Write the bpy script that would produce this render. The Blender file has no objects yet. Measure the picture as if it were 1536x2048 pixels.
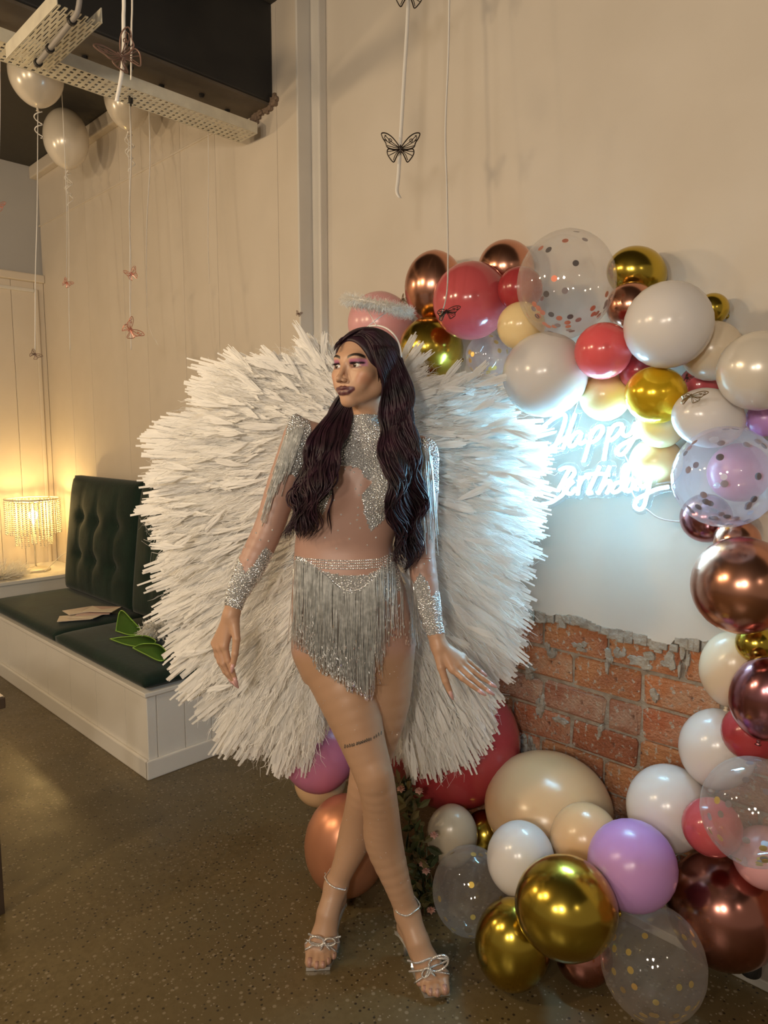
import bpy, bmesh, math, random
import numpy as np
from mathutils import Vector, Matrix
from mathutils.bvhtree import BVHTree

random.seed(7); rng = np.random.default_rng(7)
SC = bpy.context.scene
COL = SC.collection
# ------------------------------------------------------------------ camera
FPX = 1420.0                      # focal length in pixels of the 1536 x 2048 frame
CAMH = 1.5
PITCH = math.radians(6.4); YAW = math.radians(44.5)
cam = bpy.data.cameras.new('camera'); cam.sensor_fit = 'HORIZONTAL'; cam.sensor_width = 36.0
cam.lens = 36.0 * FPX / 1536.0; cam.clip_start = 0.02
camo = bpy.data.objects.new('camera', cam); COL.objects.link(camo)
camo.location = (0, 0, CAMH); camo.rotation_euler = (math.pi / 2 - PITCH, 0, YAW)
SC.camera = camo
# ------------------------------------------------------------------ world, room lamps and added fill lamps, exposure
SC.view_settings.view_transform = 'Standard'; SC.view_settings.look = 'None'
SC.view_settings.gamma = 1.0; SC.view_settings.use_curve_mapping = False
SC.view_settings.exposure = 0.25
w = bpy.data.worlds.new('world'); SC.world = w; w.use_nodes = True
w.node_tree.nodes['Background'].inputs[0].default_value = (1.0, 0.80, 0.60, 1)
w.node_tree.nodes['Background'].inputs[1].default_value = 0.20
def point_lamp(loc, watts, col, radius):
    l = bpy.data.lights.new('pendant_and_fill_lamp', 'POINT'); l.energy = watts; l.color = col; l.shadow_soft_size = radius
    o = bpy.data.objects.new('pendant_and_fill_lamp', l); COL.objects.link(o); o.location = loc
WARM = (1.0, 0.74, 0.45); SOFT = (1.0, 0.86, 0.70)
point_lamp((-2.9, -1.3, 2.35), 48, WARM, 0.07)
point_lamp((-1.9, -0.7, 2.30), 52, WARM, 0.07)
point_lamp((-4.3, -0.6, 2.40), 36, WARM, 0.07)
point_lamp((0.45, -1.3, 2.00), 92, SOFT, 0.14)  # added fill from the camera side, brightens the figure and wings
point_lamp((-0.2, -1.9, 1.95), 60, SOFT, 0.12)  # second fill lamp added behind the camera for more frontal light
point_lamp((1.8, 0.1, 2.2), 6, SOFT, 0.09)
# ------------------------------------------------------------------ pixel helpers
CP, SP = math.cos(PITCH), math.sin(PITCH)
CAM = np.array([0, 0, CAMH])
FV = np.array([-math.sin(YAW) * CP, math.cos(YAW) * CP, -SP])
RV = np.array([math.cos(YAW), math.sin(YAW), 0.0]); UV = np.cross(RV, FV)
FH = np.array([-math.sin(YAW), math.cos(YAW), 0.0])
def ray(x, y): return FV + RV * ((x - 768) / FPX) + UV * ((1024 - y) / FPX)
def onZ(x, y, z=0.0): d = ray(x, y); return CAM + d * ((z - CAMH) / d[2])
def onY(x, y, Y): d = ray(x, y); return CAM + d * (Y / d[1])
def onX(x, y, X): d = ray(x, y); return CAM + d * (X / d[0])
def atd(x, y, dep): return CAM + ray(x, y) * dep
# person frame: x along camera right, y horizontal distance from the camera, z up
def pf(x, y, hd):
    d = hd / (CP + (1024 - y) / FPX * SP)
    return np.array([d * (x - 768) / FPX, hd, CAMH + d * ((1024 - y) / FPX * CP - SP)])
def p2w(P):
    P = np.asarray(P, float)
    return P[..., 0:1] * RV + P[..., 1:2] * FH + P[..., 2:3] * np.array([0, 0, 1.0])
def wpf(x, y, hd): return p2w(pf(x, y, hd))
def p2px(P):                       # person frame -> pixel
    P = np.asarray(P, float)
    z = P[..., 2] - CAMH
    dep = P[..., 1] * CP - z * SP; up = P[..., 1] * SP + z * CP
    return np.stack([768 + FPX * P[..., 0] / dep, 1024 - FPX * up / dep], -1)
# ------------------------------------------------------------------ object helpers
def wm(o):
    m = o.matrix_basis.copy()
    if o.parent: m = wm(o.parent) @ o.matrix_parent_inverse @ m
    return m
def par(o, p):
    o.parent = p; o.matrix_parent_inverse = wm(p).inverted()
def tag(o, label=None, cat=None, group=None, kind=None):
    if label: o['label'] = label
    if cat: o['category'] = cat
    if group: o['group'] = group
    if kind: o['kind'] = kind
    return o
def empty(name, loc, label=None, cat=None, group=None):
    o = bpy.data.objects.new(name, None); COL.objects.link(o); o.location = Vector([float(v) for v in loc]); o.empty_display_size = 0.05
    return tag(o, label, cat, group)
def obj(name, V, F, mat, parent=None, smooth=False, center=True, mats=None, midx=None):
    V = np.asarray(V, float); me = bpy.data.meshes.new(name)
    c = np.zeros(3)
    if center and len(V): c = np.array([(V[:, 0].min() + V[:, 0].max()) / 2, (V[:, 1].min() + V[:, 1].max()) / 2, V[:, 2].min()])
    V = V - c
    if isinstance(F, np.ndarray):
        n, k = F.shape
        me.vertices.add(len(V)); me.vertices.foreach_set('co', V.astype(np.float32).ravel())
        me.loops.add(n * k); me.loops.foreach_set('vertex_index', F.astype(np.int32).ravel())
        me.polygons.add(n); me.polygons.foreach_set('loop_start', np.arange(0, n * k, k, dtype=np.int32))
        me.update(calc_edges=True)
    else:
        me.from_pydata(V.tolist(), [], [list(f) for f in F])
    for m in (mats or [mat]): me.materials.append(m)
    if midx is not None: me.polygons.foreach_set('material_index', np.asarray(midx, np.int32))
    if smooth: me.polygons.foreach_set('use_smooth', np.ones(len(me.polygons), bool))
    me.update()
    o = bpy.data.objects.new(name, me); COL.objects.link(o); o.location = Vector(c.tolist())
    if parent is not None: par(o, parent)
    return o
def inst(name, me, M, parent=None):
    o = bpy.data.objects.new(name, me); COL.objects.link(o); o.matrix_basis = M
    if parent is not None: par(o, parent)
    return o
class MB:
    def __init__(s): s.V = []; s.F = []
    def add(s, V, F):
        b = len(s.V); s.V += [tuple(float(c) for c in v) for v in V]; s.F += [tuple(int(i) + b for i in f) for f in F]; return s
    def box(s, lo, hi, M=None):
        x0, y0, z0 = lo; x1, y1, z1 = hi
        V = [(x0, y0, z0), (x1, y0, z0), (x1, y1, z0), (x0, y1, z0), (x0, y0, z1), (x1, y0, z1), (x1, y1, z1), (x0, y1, z1)]
        if M is not None: V = [M @ Vector(v) for v in V]
        return s.add(V, [(0, 3, 2, 1), (4, 5, 6, 7), (0, 1, 5, 4), (1, 2, 6, 5), (2, 3, 7, 6), (3, 0, 4, 7)])
    def bbox(s, lo, hi, b):        # box with chamfered edges
        bm = bmesh.new(); bmesh.ops.create_cube(bm, size=1)
        for v in bm.verts: v.co = Vector([lo[i] + (v.co[i] + .5) * (hi[i] - lo[i]) for i in range(3)])
        bmesh.ops.bevel(bm, geom=bm.edges[:], offset=b, segments=2, affect='EDGES', profile=.6)
        s.add([v.co for v in bm.verts], [[v.index for v in f.verts] for f in bm.faces]); bm.free(); return s
    def tube(s, P, r, n=6, cap=True, flat=None):
        P = [np.asarray(p, float) for p in P]; m = len(P)
        rr = r if hasattr(r, '__len__') else [r] * m
        T = [P[min(i + 1, m - 1)] - P[max(i - 1, 0)] for i in range(m)]
        T = [t / (np.linalg.norm(t) + 1e-12) for t in T]
        a = np.array([0, 0, 1.0]) if abs(T[0][2]) < .9 else np.array([1.0, 0, 0])
        N = np.cross(T[0], a); N /= np.linalg.norm(N)
        V = []
        for i in range(m):
            N = N - T[i] * (N @ T[i]); N /= (np.linalg.norm(N) + 1e-12); B = np.cross(T[i], N)
            for k in range(n):
                t = 2 * math.pi * k / n
                V.append(P[i] + rr[i] * (math.cos(t) * N + math.sin(t) * B))
        F = [(i * n + k, i * n + (k + 1) % n, (i + 1) * n + (k + 1) % n, (i + 1) * n + k) for i in range(m - 1) for k in range(n)]
        if cap: F += [tuple(range(n))[::-1], tuple(range((m - 1) * n, m * n))]
        return s.add(V, F)
    def lathe(s, prof, n=24, M=None):
        V = [(r * math.cos(2 * math.pi * k / n), r * math.sin(2 * math.pi * k / n), z) for r, z in prof for k in range(n)]
        if M is not None: V = [M @ Vector(v) for v in V]
        m = len(prof)
        F = [(i * n + k, i * n + (k + 1) % n, (i + 1) * n + (k + 1) % n, (i + 1) * n + k) for i in range(m - 1) for k in range(n)]
        F += [tuple(range(n))[::-1], tuple(range((m - 1) * n, m * n))]
        return s.add(V, F)
    def make(s, name, mat, parent=None, smooth=False, **k): return obj(name, np.array(s.V), s.F, mat, parent, smooth, **k)
def spline(P, n):                  # Catmull-Rom through points
    P = np.asarray(P, float); m = len(P)
    Q = np.vstack([2 * P[0] - P[1], P, 2 * P[-1] - P[-2]])
    out = []
    for t in np.linspace(0, m - 1, n):
        i = min(int(t), m - 2); u = t - i; a, b, c, d = Q[i:i + 4]
        out.append(.5 * ((2 * b) + (c - a) * u + (2 * a - 5 * b + 4 * c - d) * u * u + (3 * b - a - 3 * c + d) * u ** 3))
    return np.array(out)
def interp(xs, t):                 # polyline at parameter t (0..1) by index
    xs = np.asarray(xs, float); u = np.clip(t, 0, 1) * (len(xs) - 1); i = int(min(u, len(xs) - 2)); return xs[i] + (xs[i + 1] - xs[i]) * (u - i)
def inpoly(P, poly):
    x, y = P[:, 0], P[:, 1]; r = np.zeros(len(P), bool); n = len(poly)
    for i in range(n):
        x0, y0 = poly[i]; x1, y1 = poly[i - 1]
        c = ((y0 > y) != (y1 > y)) & (x < (x1 - x0) * (y - y0) / (y1 - y0 + 1e-12) + x0); r ^= c
    return r
# ------------------------------------------------------------------ signed distance grids and surface nets
def smin(a, b, k):
    if k <= 0: return np.minimum(a, b)
    h = np.clip(.5 + .5 * (b - a) / k, 0, 1); return b + (a - b) * h - k * h * (1 - h)
class SDF:
    def __init__(s, lo, hi, h):
        s.lo = np.array(lo, float); s.h = h; n = np.ceil((np.array(hi) - s.lo) / h).astype(int) + 1; s.n = n
        s.D = np.full(n, .5, np.float32)
    def blk(s, lo, hi, m):
        a = np.clip(np.floor((np.array(lo) - m - s.lo) / s.h).astype(int), 0, s.n); b = np.clip(np.ceil((np.array(hi) + m - s.lo) / s.h).astype(int) + 1, 0, s.n)
        ax = [(s.lo[i] + s.h * np.arange(a[i], b[i])).astype(np.float32) for i in range(3)]
        return tuple(slice(a[i], b[i]) for i in range(3)), ax[0][:, None, None], ax[1][None, :, None], ax[2][None, None, :]
    def put(s, lo, hi, fn, k, mode='u'):
        S, X, Y, Z = s.blk(lo, hi, k * 1.2 + 3 * s.h)
        if min(s.D[S].shape) == 0: return
        d = fn(X, Y, Z)
        s.D[S] = smin(s.D[S], d, k) if mode == 'u' else -smin(-s.D[S], d, k)
    def cone(s, a, b, r1, r2, k=.01, mode='u'):
        a = np.array(a, float); b = np.array(b, float); ab = b - a; L = ab @ ab + 1e-12; r = max(r1, r2)
        def fn(X, Y, Z):
            t = np.clip(((X - a[0]) * ab[0] + (Y - a[1]) * ab[1] + (Z - a[2]) * ab[2]) / L, 0, 1)
            return np.sqrt((X - a[0] - t * ab[0]) ** 2 + (Y - a[1] - t * ab[1]) ** 2 + (Z - a[2] - t * ab[2]) ** 2) - (r1 + t * (r2 - r1))
        s.put(np.minimum(a, b) - r, np.maximum(a, b) + r, fn, k, mode)
    def chain(s, P, R, k=.01):
        Q = spline(np.hstack([np.asarray(P, float), np.asarray(R, float)[:, None]]), 4 * len(P) - 3); P, R = Q[:, :3], Q[:, 3]
        for i in range(len(P) - 1): s.cone(P[i], P[i + 1], R[i], R[i + 1], k if i == 0 else .004)
    def ell(s, c, r, k=.01, mode='u', rot=None):
        c = np.array(c, float); r = np.array(r, float); R = np.eye(3) if rot is None else np.array(rot); m = r.max()
        def fn(X, Y, Z):
            x, y, z = X - c[0], Y - c[1], Z - c[2]
            a = (R[0, 0] * x + R[0, 1] * y + R[0, 2] * z) / r[0]; b = (R[1, 0] * x + R[1, 1] * y + R[1, 2] * z) / r[1]; e = (R[2, 0] * x + R[2, 1] * y + R[2, 2] * z) / r[2]
            q = np.sqrt(a * a + b * b + e * e); g = np.sqrt((a / r[0]) ** 2 + (b / r[1]) ** 2 + (e / r[2]) ** 2) + 1e-9
            return q * (q - 1) / g
        s.put(c - m, c + m, fn, k, mode)
    def mesh(s):
        D = s.D; n = s.n; ins = D < 0
        c8 = [ins[i:n[0] - 1 + i, j:n[1] - 1 + j, k:n[2] - 1 + k] for i in (0, 1) for j in (0, 1) for k in (0, 1)]
        cnt = sum(c.astype(np.int8) for c in c8); act = (cnt > 0) & (cnt < 8)
        I = np.argwhere(act); idx = np.full(act.shape, -1, np.int64); idx[act] = np.arange(len(I))
        acc = np.zeros((len(I), 3)); num = np.zeros(len(I))
        for ax in range(3):
            o1, o2 = [a for a in range(3) if a != ax]
            for u in (0, 1):
                for v in (0, 1):
                    p = I.copy(); p[:, o1] += u; p[:, o2] += v; q = p.copy(); q[:, ax] += 1
                    d0 = D[p[:, 0], p[:, 1], p[:, 2]]; d1 = D[q[:, 0], q[:, 1], q[:, 2]]; m = (d0 < 0) != (d1 < 0)
                    t = np.zeros(len(I)); t[m] = d0[m] / (d0[m] - d1[m])
                    e = (p - I).astype(float); e[:, ax] += t
                    acc[m] += e[m]; num[m] += 1
        V = s.lo + s.h * (I + acc / num[:, None])
        F = []
        for ax in range(3):
            o1, o2 = (ax + 1) % 3, (ax + 2) % 3
            sl0 = [slice(1, -1)] * 3; sl1 = [slice(1, -1)] * 3
            sl0[ax] = slice(0, n[ax] - 1); sl1[ax] = slice(1, n[ax])
            a = ins[tuple(sl0)]; b = ins[tuple(sl1)]
            E = np.argwhere(a != b)
            if not len(E): continue
            flip = ~a[E[:, 0], E[:, 1], E[:, 2]]
            off = np.array([1, 1, 1]); off[ax] = 0; E = E + off
            def cell(d1, d2):
                q = E.copy(); q[:, o1] += d1; q[:, o2] += d2; return idx[q[:, 0], q[:, 1], q[:, 2]]
            f = np.stack([cell(-1, -1), cell(0, -1), cell(0, 0), cell(-1, 0)], 1); f[flip] = f[flip][:, ::-1]; F.append(f)
        return V, np.vstack(F)
# ------------------------------------------------------------------ materials
def mat(name, col=(.5, .5, .5), rough=.5, metal=0.0, spec=.5, noise=None, bump=0.0, bscale=60, coat=0.0, sss=0.0, emit=None, alpha=1.0, trans=0.0, sheen=0.0, vcol=None):
    m = bpy.data.materials.new(name); m.use_nodes = True; nt = m.node_tree; b = nt.nodes['Principled BSDF']
    b.inputs['Base Color'].default_value = (*col, 1); b.inputs['Roughness'].default_value = rough; b.inputs['Metallic'].default_value = metal
    b.inputs['Specular IOR Level'].default_value = spec; b.inputs['Coat Weight'].default_value = coat; b.inputs['Coat Roughness'].default_value = .08
    b.inputs['Alpha'].default_value = alpha; b.inputs['Transmission Weight'].default_value = trans; b.inputs['Sheen Weight'].default_value = sheen
    if sss: b.inputs['Subsurface Weight'].default_value = sss; b.inputs['Subsurface Scale'].default_value = .01; b.inputs['Subsurface Radius'].default_value = (1, .4, .25)
    if emit: b.inputs['Emission Color'].default_value = (*emit[0], 1); b.inputs['Emission Strength'].default_value = emit[1]
    tc = nt.nodes.new('ShaderNodeTexCoord')
    if vcol:
        at = nt.nodes.new('ShaderNodeVertexColor'); at.layer_name = vcol; nt.links.new(at.outputs[0], b.inputs['Base Color'])
    if noise:                       # (second colour, scale, amount)
        c2, sc, amt = noise
        n = nt.nodes.new('ShaderNodeTexNoise'); n.inputs['Scale'].default_value = sc; n.inputs['Detail'].default_value = 6; nt.links.new(tc.outputs['Object'], n.inputs['Vector'])
        r = nt.nodes.new('ShaderNodeValToRGB'); r.color_ramp.elements[0].position = .35; r.color_ramp.elements[1].position = .7
        r.color_ramp.elements[0].color = (0, 0, 0, 1); r.color_ramp.elements[1].color = (amt, amt, amt, 1); nt.links.new(n.outputs[0], r.inputs[0])
        x = nt.nodes.new('ShaderNodeMix'); x.data_type = 'RGBA'; nt.links.new(r.outputs[0], x.inputs[0]); x.inputs[6].default_value = (*col, 1); x.inputs[7].default_value = (*c2, 1)
        nt.links.new(x.outputs[2], b.inputs['Base Color'])
    if bump:
        n2 = nt.nodes.new('ShaderNodeTexNoise'); n2.inputs['Scale'].default_value = bscale; n2.inputs['Detail'].default_value = 5; nt.links.new(tc.outputs['Object'], n2.inputs['Vector'])
        bp = nt.nodes.new('ShaderNodeBump'); bp.inputs['Strength'].default_value = bump; bp.inputs['Distance'].default_value = .01
        nt.links.new(n2.outputs[0], bp.inputs['Height']); nt.links.new(bp.outputs[0], b.inputs['Normal'])
    return m
# ================================================================== the room
YR, YL, XB, ZC = 2.15, 2.03, -5.45, 3.36    # right wall, left wall part, far wall, ceiling
M_plaster = mat('plaster', (.66, .60, .52), .75, noise=((.58, .52, .44), 2.2, .7), bump=.12, bscale=9)
M_board = mat('painted_board', (.64, .57, .48), .5, noise=((.57, .50, .41), 3.0, .6), bump=.05, bscale=14)
M_pale = mat('white_paint', (.66, .63, .58), .45, noise=((.58, .55, .50), 4, .5))
M_ceil = mat('dark_ceiling', (.045, .040, .032), .8, bump=.2, bscale=20)
M_black = mat('black_steel', (.012, .012, .013), .6, noise=((.03, .028, .025), 5, .5))
M_soffit = mat('beam_soffit', (.12, .095, .07), .7, noise=((.07, .055, .04), 6, .8))
M_mortar = mat('mortar', (.46, .41, .34), .95, noise=((.27, .23, .18), 25, 1), bump=1.0, bscale=60)
M_galv = mat('galvanised_steel', (.68, .64, .52), .42, metal=.15, noise=((.5, .46, .38), 18, .6))
M_dark = mat('dark_iron', (.03, .028, .026), .5, metal=.6)

def floor_mat():
    m = bpy.data.materials.new('polished_concrete'); m.use_nodes = True; nt = m.node_tree; b = nt.nodes['Principled BSDF']; L = nt.links.new
    tc = nt.nodes.new('ShaderNodeTexCoord')
    def nz(sc, det=6):
        n = nt.nodes.new('ShaderNodeTexNoise'); n.inputs['Scale'].default_value = sc; n.inputs['Detail'].default_value = det; L(tc.outputs['Object'], n.inputs['Vector']); return n
    def ramp(src, a, bb, c0=(0, 0, 0, 1), c1=(1, 1, 1, 1)):
        r = nt.nodes.new('ShaderNodeValToRGB'); r.color_ramp.elements[0].position = a; r.color_ramp.elements[1].position = bb; r.color_ramp.elements[0].color = c0; r.color_ramp.elements[1].color = c1; L(src, r.inputs[0]); return r
    def mix(f, a, c):
        x = nt.nodes.new('ShaderNodeMix'); x.data_type = 'RGBA'; L(f, x.inputs[0])
        if isinstance(a, tuple): x.inputs[6].default_value = a
        else: L(a, x.inputs[6])
        x.inputs[7].default_value = c; return x.outputs[2]
    base = ramp(nz(1.6).outputs[0], .3, .72, (.084, .061, .025, 1), (.158, .118, .056, 1)).outputs[0]
    fine = ramp(nz(60, 8).outputs[0], .42, .62)
    base = mix(fine.outputs[0], base, (.112, .082, .036, 1))
    for sc, thr, c, dsel in ((58, .30, (.22, .18, .115, 1), .75), (75, .28, (.028, .020, .012, 1), .76), (120, .28, (.26, .22, .16, 1), .80)):
        v = nt.nodes.new('ShaderNodeTexVoronoi'); v.inputs['Scale'].default_value = sc; L(tc.outputs['Object'], v.inputs['Vector'])
        d = ramp(v.outputs['Distance'], thr - .05, thr + .05, (1, 1, 1, 1), (0, 0, 0, 1))
        sp = nt.nodes.new('ShaderNodeSeparateColor'); L(v.outputs['Color'], sp.inputs[0])
        s2 = ramp(sp.outputs[0], dsel, dsel + .02)
        mu = nt.nodes.new('ShaderNodeMath'); mu.operation = 'MULTIPLY'; L(d.outputs[0], mu.inputs[0]); L(s2.outputs[0], mu.inputs[1])
        base = mix(mu.outputs[0], base, c)
    L(base, b.inputs['Base Color'])
    rr = ramp(nz(5).outputs[0], .3, .75, (.26, .26, .26, 1), (.48, .48, .48, 1)); L(rr.outputs[0], b.inputs['Roughness'])
    bp = nt.nodes.new('ShaderNodeBump'); bp.inputs['Strength'].default_value = .06; L(nz(30).outputs[0], bp.inputs['Height']); L(bp.outputs[0], b.inputs['Normal'])
    return m
st = lambda o: tag(o, kind='structure')
fl = st(MB().box((XB, -4.5, -.06), (3.2, 2.3, 0)).make('floor', floor_mat()))
ce = st(MB().box((XB, -4.5, ZC), (3.2, 2.3, ZC + .06)).make('ceiling', M_ceil))
XS = onY(602, 700, YL)[0]                     # the step where the wall comes forward
# right wall: mortar core, plaster coat with a broken lower edge, bricks below it
ZP = .862
wr = st(MB().box((XS - .2, YR + .012, 0), (1.6, YR + .16, ZC)).make('wall_right', M_mortar)); wr['label'] = 'cream plastered wall with bare red brick showing below the broken plaster'
xs = np.arange(XS - .05, 1.6, .016); V = []; F = []
eb = []
for i, x in enumerate(xs):
    z = ZP + .010 * math.sin(x * 9) + .006 * math.sin(x * 31 + 1) + .007 * (rng.random() - .5) + (.02 if (int(x * 7) % 5 == 0) else 0)
    eb.append(z)
for i, x in enumerate(xs): V += [(x, YR - .008, eb[i]), (x, YR - .008, ZC), (x, YR + .014, eb[i] - .004), (x, YR + .014, ZC)]
for i in range(len(xs) - 1):
    a = 4 * i; F += [(a, a + 4, a + 5, a + 1), (a + 2, a + 6, a + 4, a)]
pl = obj('plaster_coat', V, F, M_plaster, wr); pl['label'] = 'smooth cream plaster coat'
# rubble band of old mortar right under the plaster edge
mb = MB()
for i in range(len(xs) - 1):
    if rng.random() < .9:
        z1 = eb[i]; hgt = .018 + .028 * rng.random(); d = .006 + .008 * rng.random()
        mb.bbox((xs[i] - .004, YR - d, z1 - hgt), (xs[i] + .022, YR + .013, z1 + .002), .003)
rub = mb.make('mortar_edge', M_mortar, wr); rub['kind'] = 'stuff'
# bricks, one object each
brick_m = []
for i, (c, c2) in enumerate([((.46, .135, .055), (.52, .30, .19)), ((.42, .145, .065), (.30, .10, .05)), ((.52, .18, .065), (.50, .32, .20)), ((.38, .14, .075), (.55, .38, .27)), ((.50, .22, .09), (.36, .12, .06))]):
    m_ = mat('red_brick_%d' % i, c, .92, noise=(c2, 13, .8), bump=1.0, bscale=110); nt = m_.node_tree; L_ = nt.links.new; bs_ = nt.nodes['Principled BSDF']; src = bs_.inputs['Base Color'].links[0].from_socket
    tc_ = nt.nodes.new('ShaderNodeTexCoord')
    for sc_, lo_, hi_, cc in ((70, .58, .66, (.50, .42, .34, 1)), (38, .62, .70, (.16, .065, .035, 1))):          # lime specks and burnt spots
        n_ = nt.nodes.new('ShaderNodeTexNoise'); n_.inputs['Scale'].default_value = sc_; n_.inputs['Detail'].default_value = 8; L_(tc_.outputs['Object'], n_.inputs['Vector'])
        r_ = nt.nodes.new('ShaderNodeValToRGB'); r_.color_ramp.elements[0].position = lo_; r_.color_ramp.elements[1].position = hi_; L_(n_.outputs[0], r_.inputs[0])
        x_ = nt.nodes.new('ShaderNodeMix'); x_.data_type = 'RGBA'; L_(r_.outputs[0], x_.inputs[0]); L_(src, x_.inputs[6]); x_.inputs[7].default_value = cc; src = x_.outputs[2]
    L_(src, bs_.inputs['Base Color']); brick_m.append(m_)
def brick_mesh(L, Hh, m, seed):
    r = np.random.default_rng(seed); bm = bmesh.new(); bmesh.ops.create_cube(bm, size=1)
    for v in bm.verts: v.co = Vector((v.co.x * L, v.co.y * .05, v.co.z * Hh))
    bmesh.ops.bevel(bm, geom=bm.edges[:], offset=.008, segments=1, affect='EDGES')
    for v in bm.verts: v.co += Vector(((r.random() - .5) * .011, (r.random() - .5) * .006, (r.random() - .5) * .010))
    me = bpy.data.meshes.new('brick'); bm.to_mesh(me); bm.free(); me.materials.append(m); return me
CH, BL = .112, .245
meshes = [[brick_mesh(l - .013, CH - .012, brick_m[i], i * 7 + j) for i in range(5)] for j, l in enumerate((BL, BL * .5))]
for row in range(8):
    z1 = ZP - .012 - row * CH
    if z1 < .05: break
    zc = z1 - CH / 2; x = -2.5 + (.12 if row % 2 else 0) - .045; k = 0
    while x < .9:
        hdr = (row % 3 == 2 and k % 3 == 1)
        l = BL * .5 if hdr else BL
        me = meshes[1 if hdr else 0][int(rng.integers(5))]
        inst('brick', me, Matrix.Translation((x + l / 2, YR + .022 + .004 * rng.random(), zc + .003 * (rng.random() - .5))) @ Matrix.Rotation(.012 * (rng.random() - .5), 4, 'Y'), wr)
        x += l; k += 1
# lumps of old mortar left sticking on the bricks
mb = MB()
for px, py, wd, hg in ((1098, 1298, .03, .05), (1163, 1292, .035, .035), (1216, 1308, .022, .07), (1285, 1322, .07, .05), (1340, 1318, .04, .05), (1082, 1420, .035, .06), (1120, 1440, .05, .02), (1240, 1305, .03, .03), (1200, 1460, .025, .04), (1060, 1345, .03, .05), (1365, 1330, .02, .08), (1050, 1490, .04, .07), (1150, 1238, .06, .02), (1310, 1390, .03, .04)):
    c = onY(px, py, YR - .004)
    for k in range(5):
        q = c + np.array([rng.normal() * wd * .28, 0, rng.normal() * hg * .28]); n_ = 11; rr = rng.uniform(.6, 1.25, n_); ax, az = wd * rng.uniform(.25, .5), hg * rng.uniform(.25, .5); b0 = len(mb.V); y0 = YR - .0062 - .0025 * rng.random()
        for t in range(n_): a = 2 * math.pi * t / n_; mb.V.append((q[0] + ax * rr[t] * math.cos(a), YR + .004, q[2] + az * rr[t] * math.sin(a)))
        for t in range(n_): a = 2 * math.pi * t / n_; mb.V.append((q[0] + .8 * ax * rr[t] * math.cos(a), y0 + .0012 * rng.random(), q[2] + .8 * az * rr[t] * math.sin(a)))
        mb.F += [(b0 + t, b0 + (t + 1) % n_, b0 + n_ + (t + 1) % n_, b0 + n_ + t) for t in range(n_)] + [tuple(range(b0 + n_, b0 + 2 * n_))]
sm_ = mb.make('mortar_smears', M_mortar, wr); sm_['kind'] = 'stuff'
# left wall part with vertical boards
wl = st(MB().box((XB, YL + .014, 0), (XS, YL + .3, ZC)).make('wall_left', M_board))
x = XB + .02; k = 0
while x < XS - .02:
    wd = min([.42, .33, .50, .27][k % 4], XS - x)
    b_ = MB().bbox((x + .0012, YL, .01), (x + wd - .0012, YL + .016, ZC), .0022).make('board', M_board, wl); x += wd; k += 1
ed = MB().bbox((XS - .012, YL - .001, 0), (XS + .001, YR - .01, ZC), .004).make('corner_board', M_pale, wl); ed['label'] = 'pale return where the wall steps back'  # greyer than the boards: cool light on this face put into its colour
cb = MB().bbox((XS + .002, YR - .05, 0), (XS + .06, YR - .008, ZC), .006).make('trim_1', M_pale); st(cb); cb['label'] = 'narrow vertical cover strip in the corner'
# cornice along the left wall and a faint rail below it
P = [onY(92, 352, YL)[2]]
zt = P[0]
st(MB().bbox((XB, YL - .05, ZC - .085), (-2.96, YL + .001, ZC - .002), .008).make('trim_2', M_board))
zr = onY(130, 425, YL)[2]
st(MB().bbox((XB, YL - .005, zr - .006), (-3.05, YL + .001, zr + .006), .003).make('trim_3', M_board))
# far wall with a boarded lower part, cap rail and inner bead
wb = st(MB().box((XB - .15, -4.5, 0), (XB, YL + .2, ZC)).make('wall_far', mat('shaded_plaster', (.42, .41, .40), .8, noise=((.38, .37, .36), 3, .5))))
zcap = onX(100, 556, XB)[2]
y = -1.6
while y < YL - .02:
    wd = .155
    MB().bbox((XB + .001, y + .001, .01), (XB + .022, min(y + wd, YL) - .001, zcap - .05), .003).make('board', M_board, wb); y += wd
st(MB().bbox((XB, -1.6, zcap - .055), (XB + .06, YL - .001, zcap), .008).make('trim_4', M_board))
st(MB().bbox((XB + .02, -1.6, zcap - .125), (XB + .04, YL - .07, zcap - .10), .006).make('trim_5', M_pale))
st(MB().bbox((XB + .02, YL - .07, .3), (XB + .04, YL - .045, zcap - .10), .006).make('trim_6', M_board))
# beam and its ragged pocket
bx1 = onY(546, 206, YL)[0]; bz = onY(546, 206, YL)[2]; bx0 = bx1 - .25
bm_ = st(MB().bbox((bx0, -2.0, bz), (bx1, YL - .002, ZC - .001), .006).make('beam', M_black)); bm_['label'] = 'large black steel beam under the ceiling'
MB().box((bx0 + .01, -2.0, bz - .012), (bx1 - .012, YL - .003, bz + .001)).make('soffit_plate', M_soffit, bm_)
for i in range(7):
    yy = YL - .12 - i * .16; mb = MB(); mb.lathe([(.012, 0), (.012, -.008), (.006, -.014)], 8, Matrix.Translation((bx0 + .07 + .05 * (i % 2), yy, bz - .012))); mb.make('bolt', M_dark, bm_)
mb = MB()
for i in range(110):
    u_ = rng.random(); c = np.array([bx0 + .10 + .19 * u_, YL - .010 * rng.random(), bz - .030 + .035 * u_ + .022 * rng.normal() * .5]); s = .003 + .008 * rng.random()
    mb.bbox(c - s, c + s, s * .4)
pk = mb.make('broken_render', mat('broken_render', (.20, .14, .10), .95, bump=1, bscale=80), bm_); pk['kind'] = 'stuff'; pk['label'] = 'crumbled brown render where the beam enters the wall'
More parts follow.
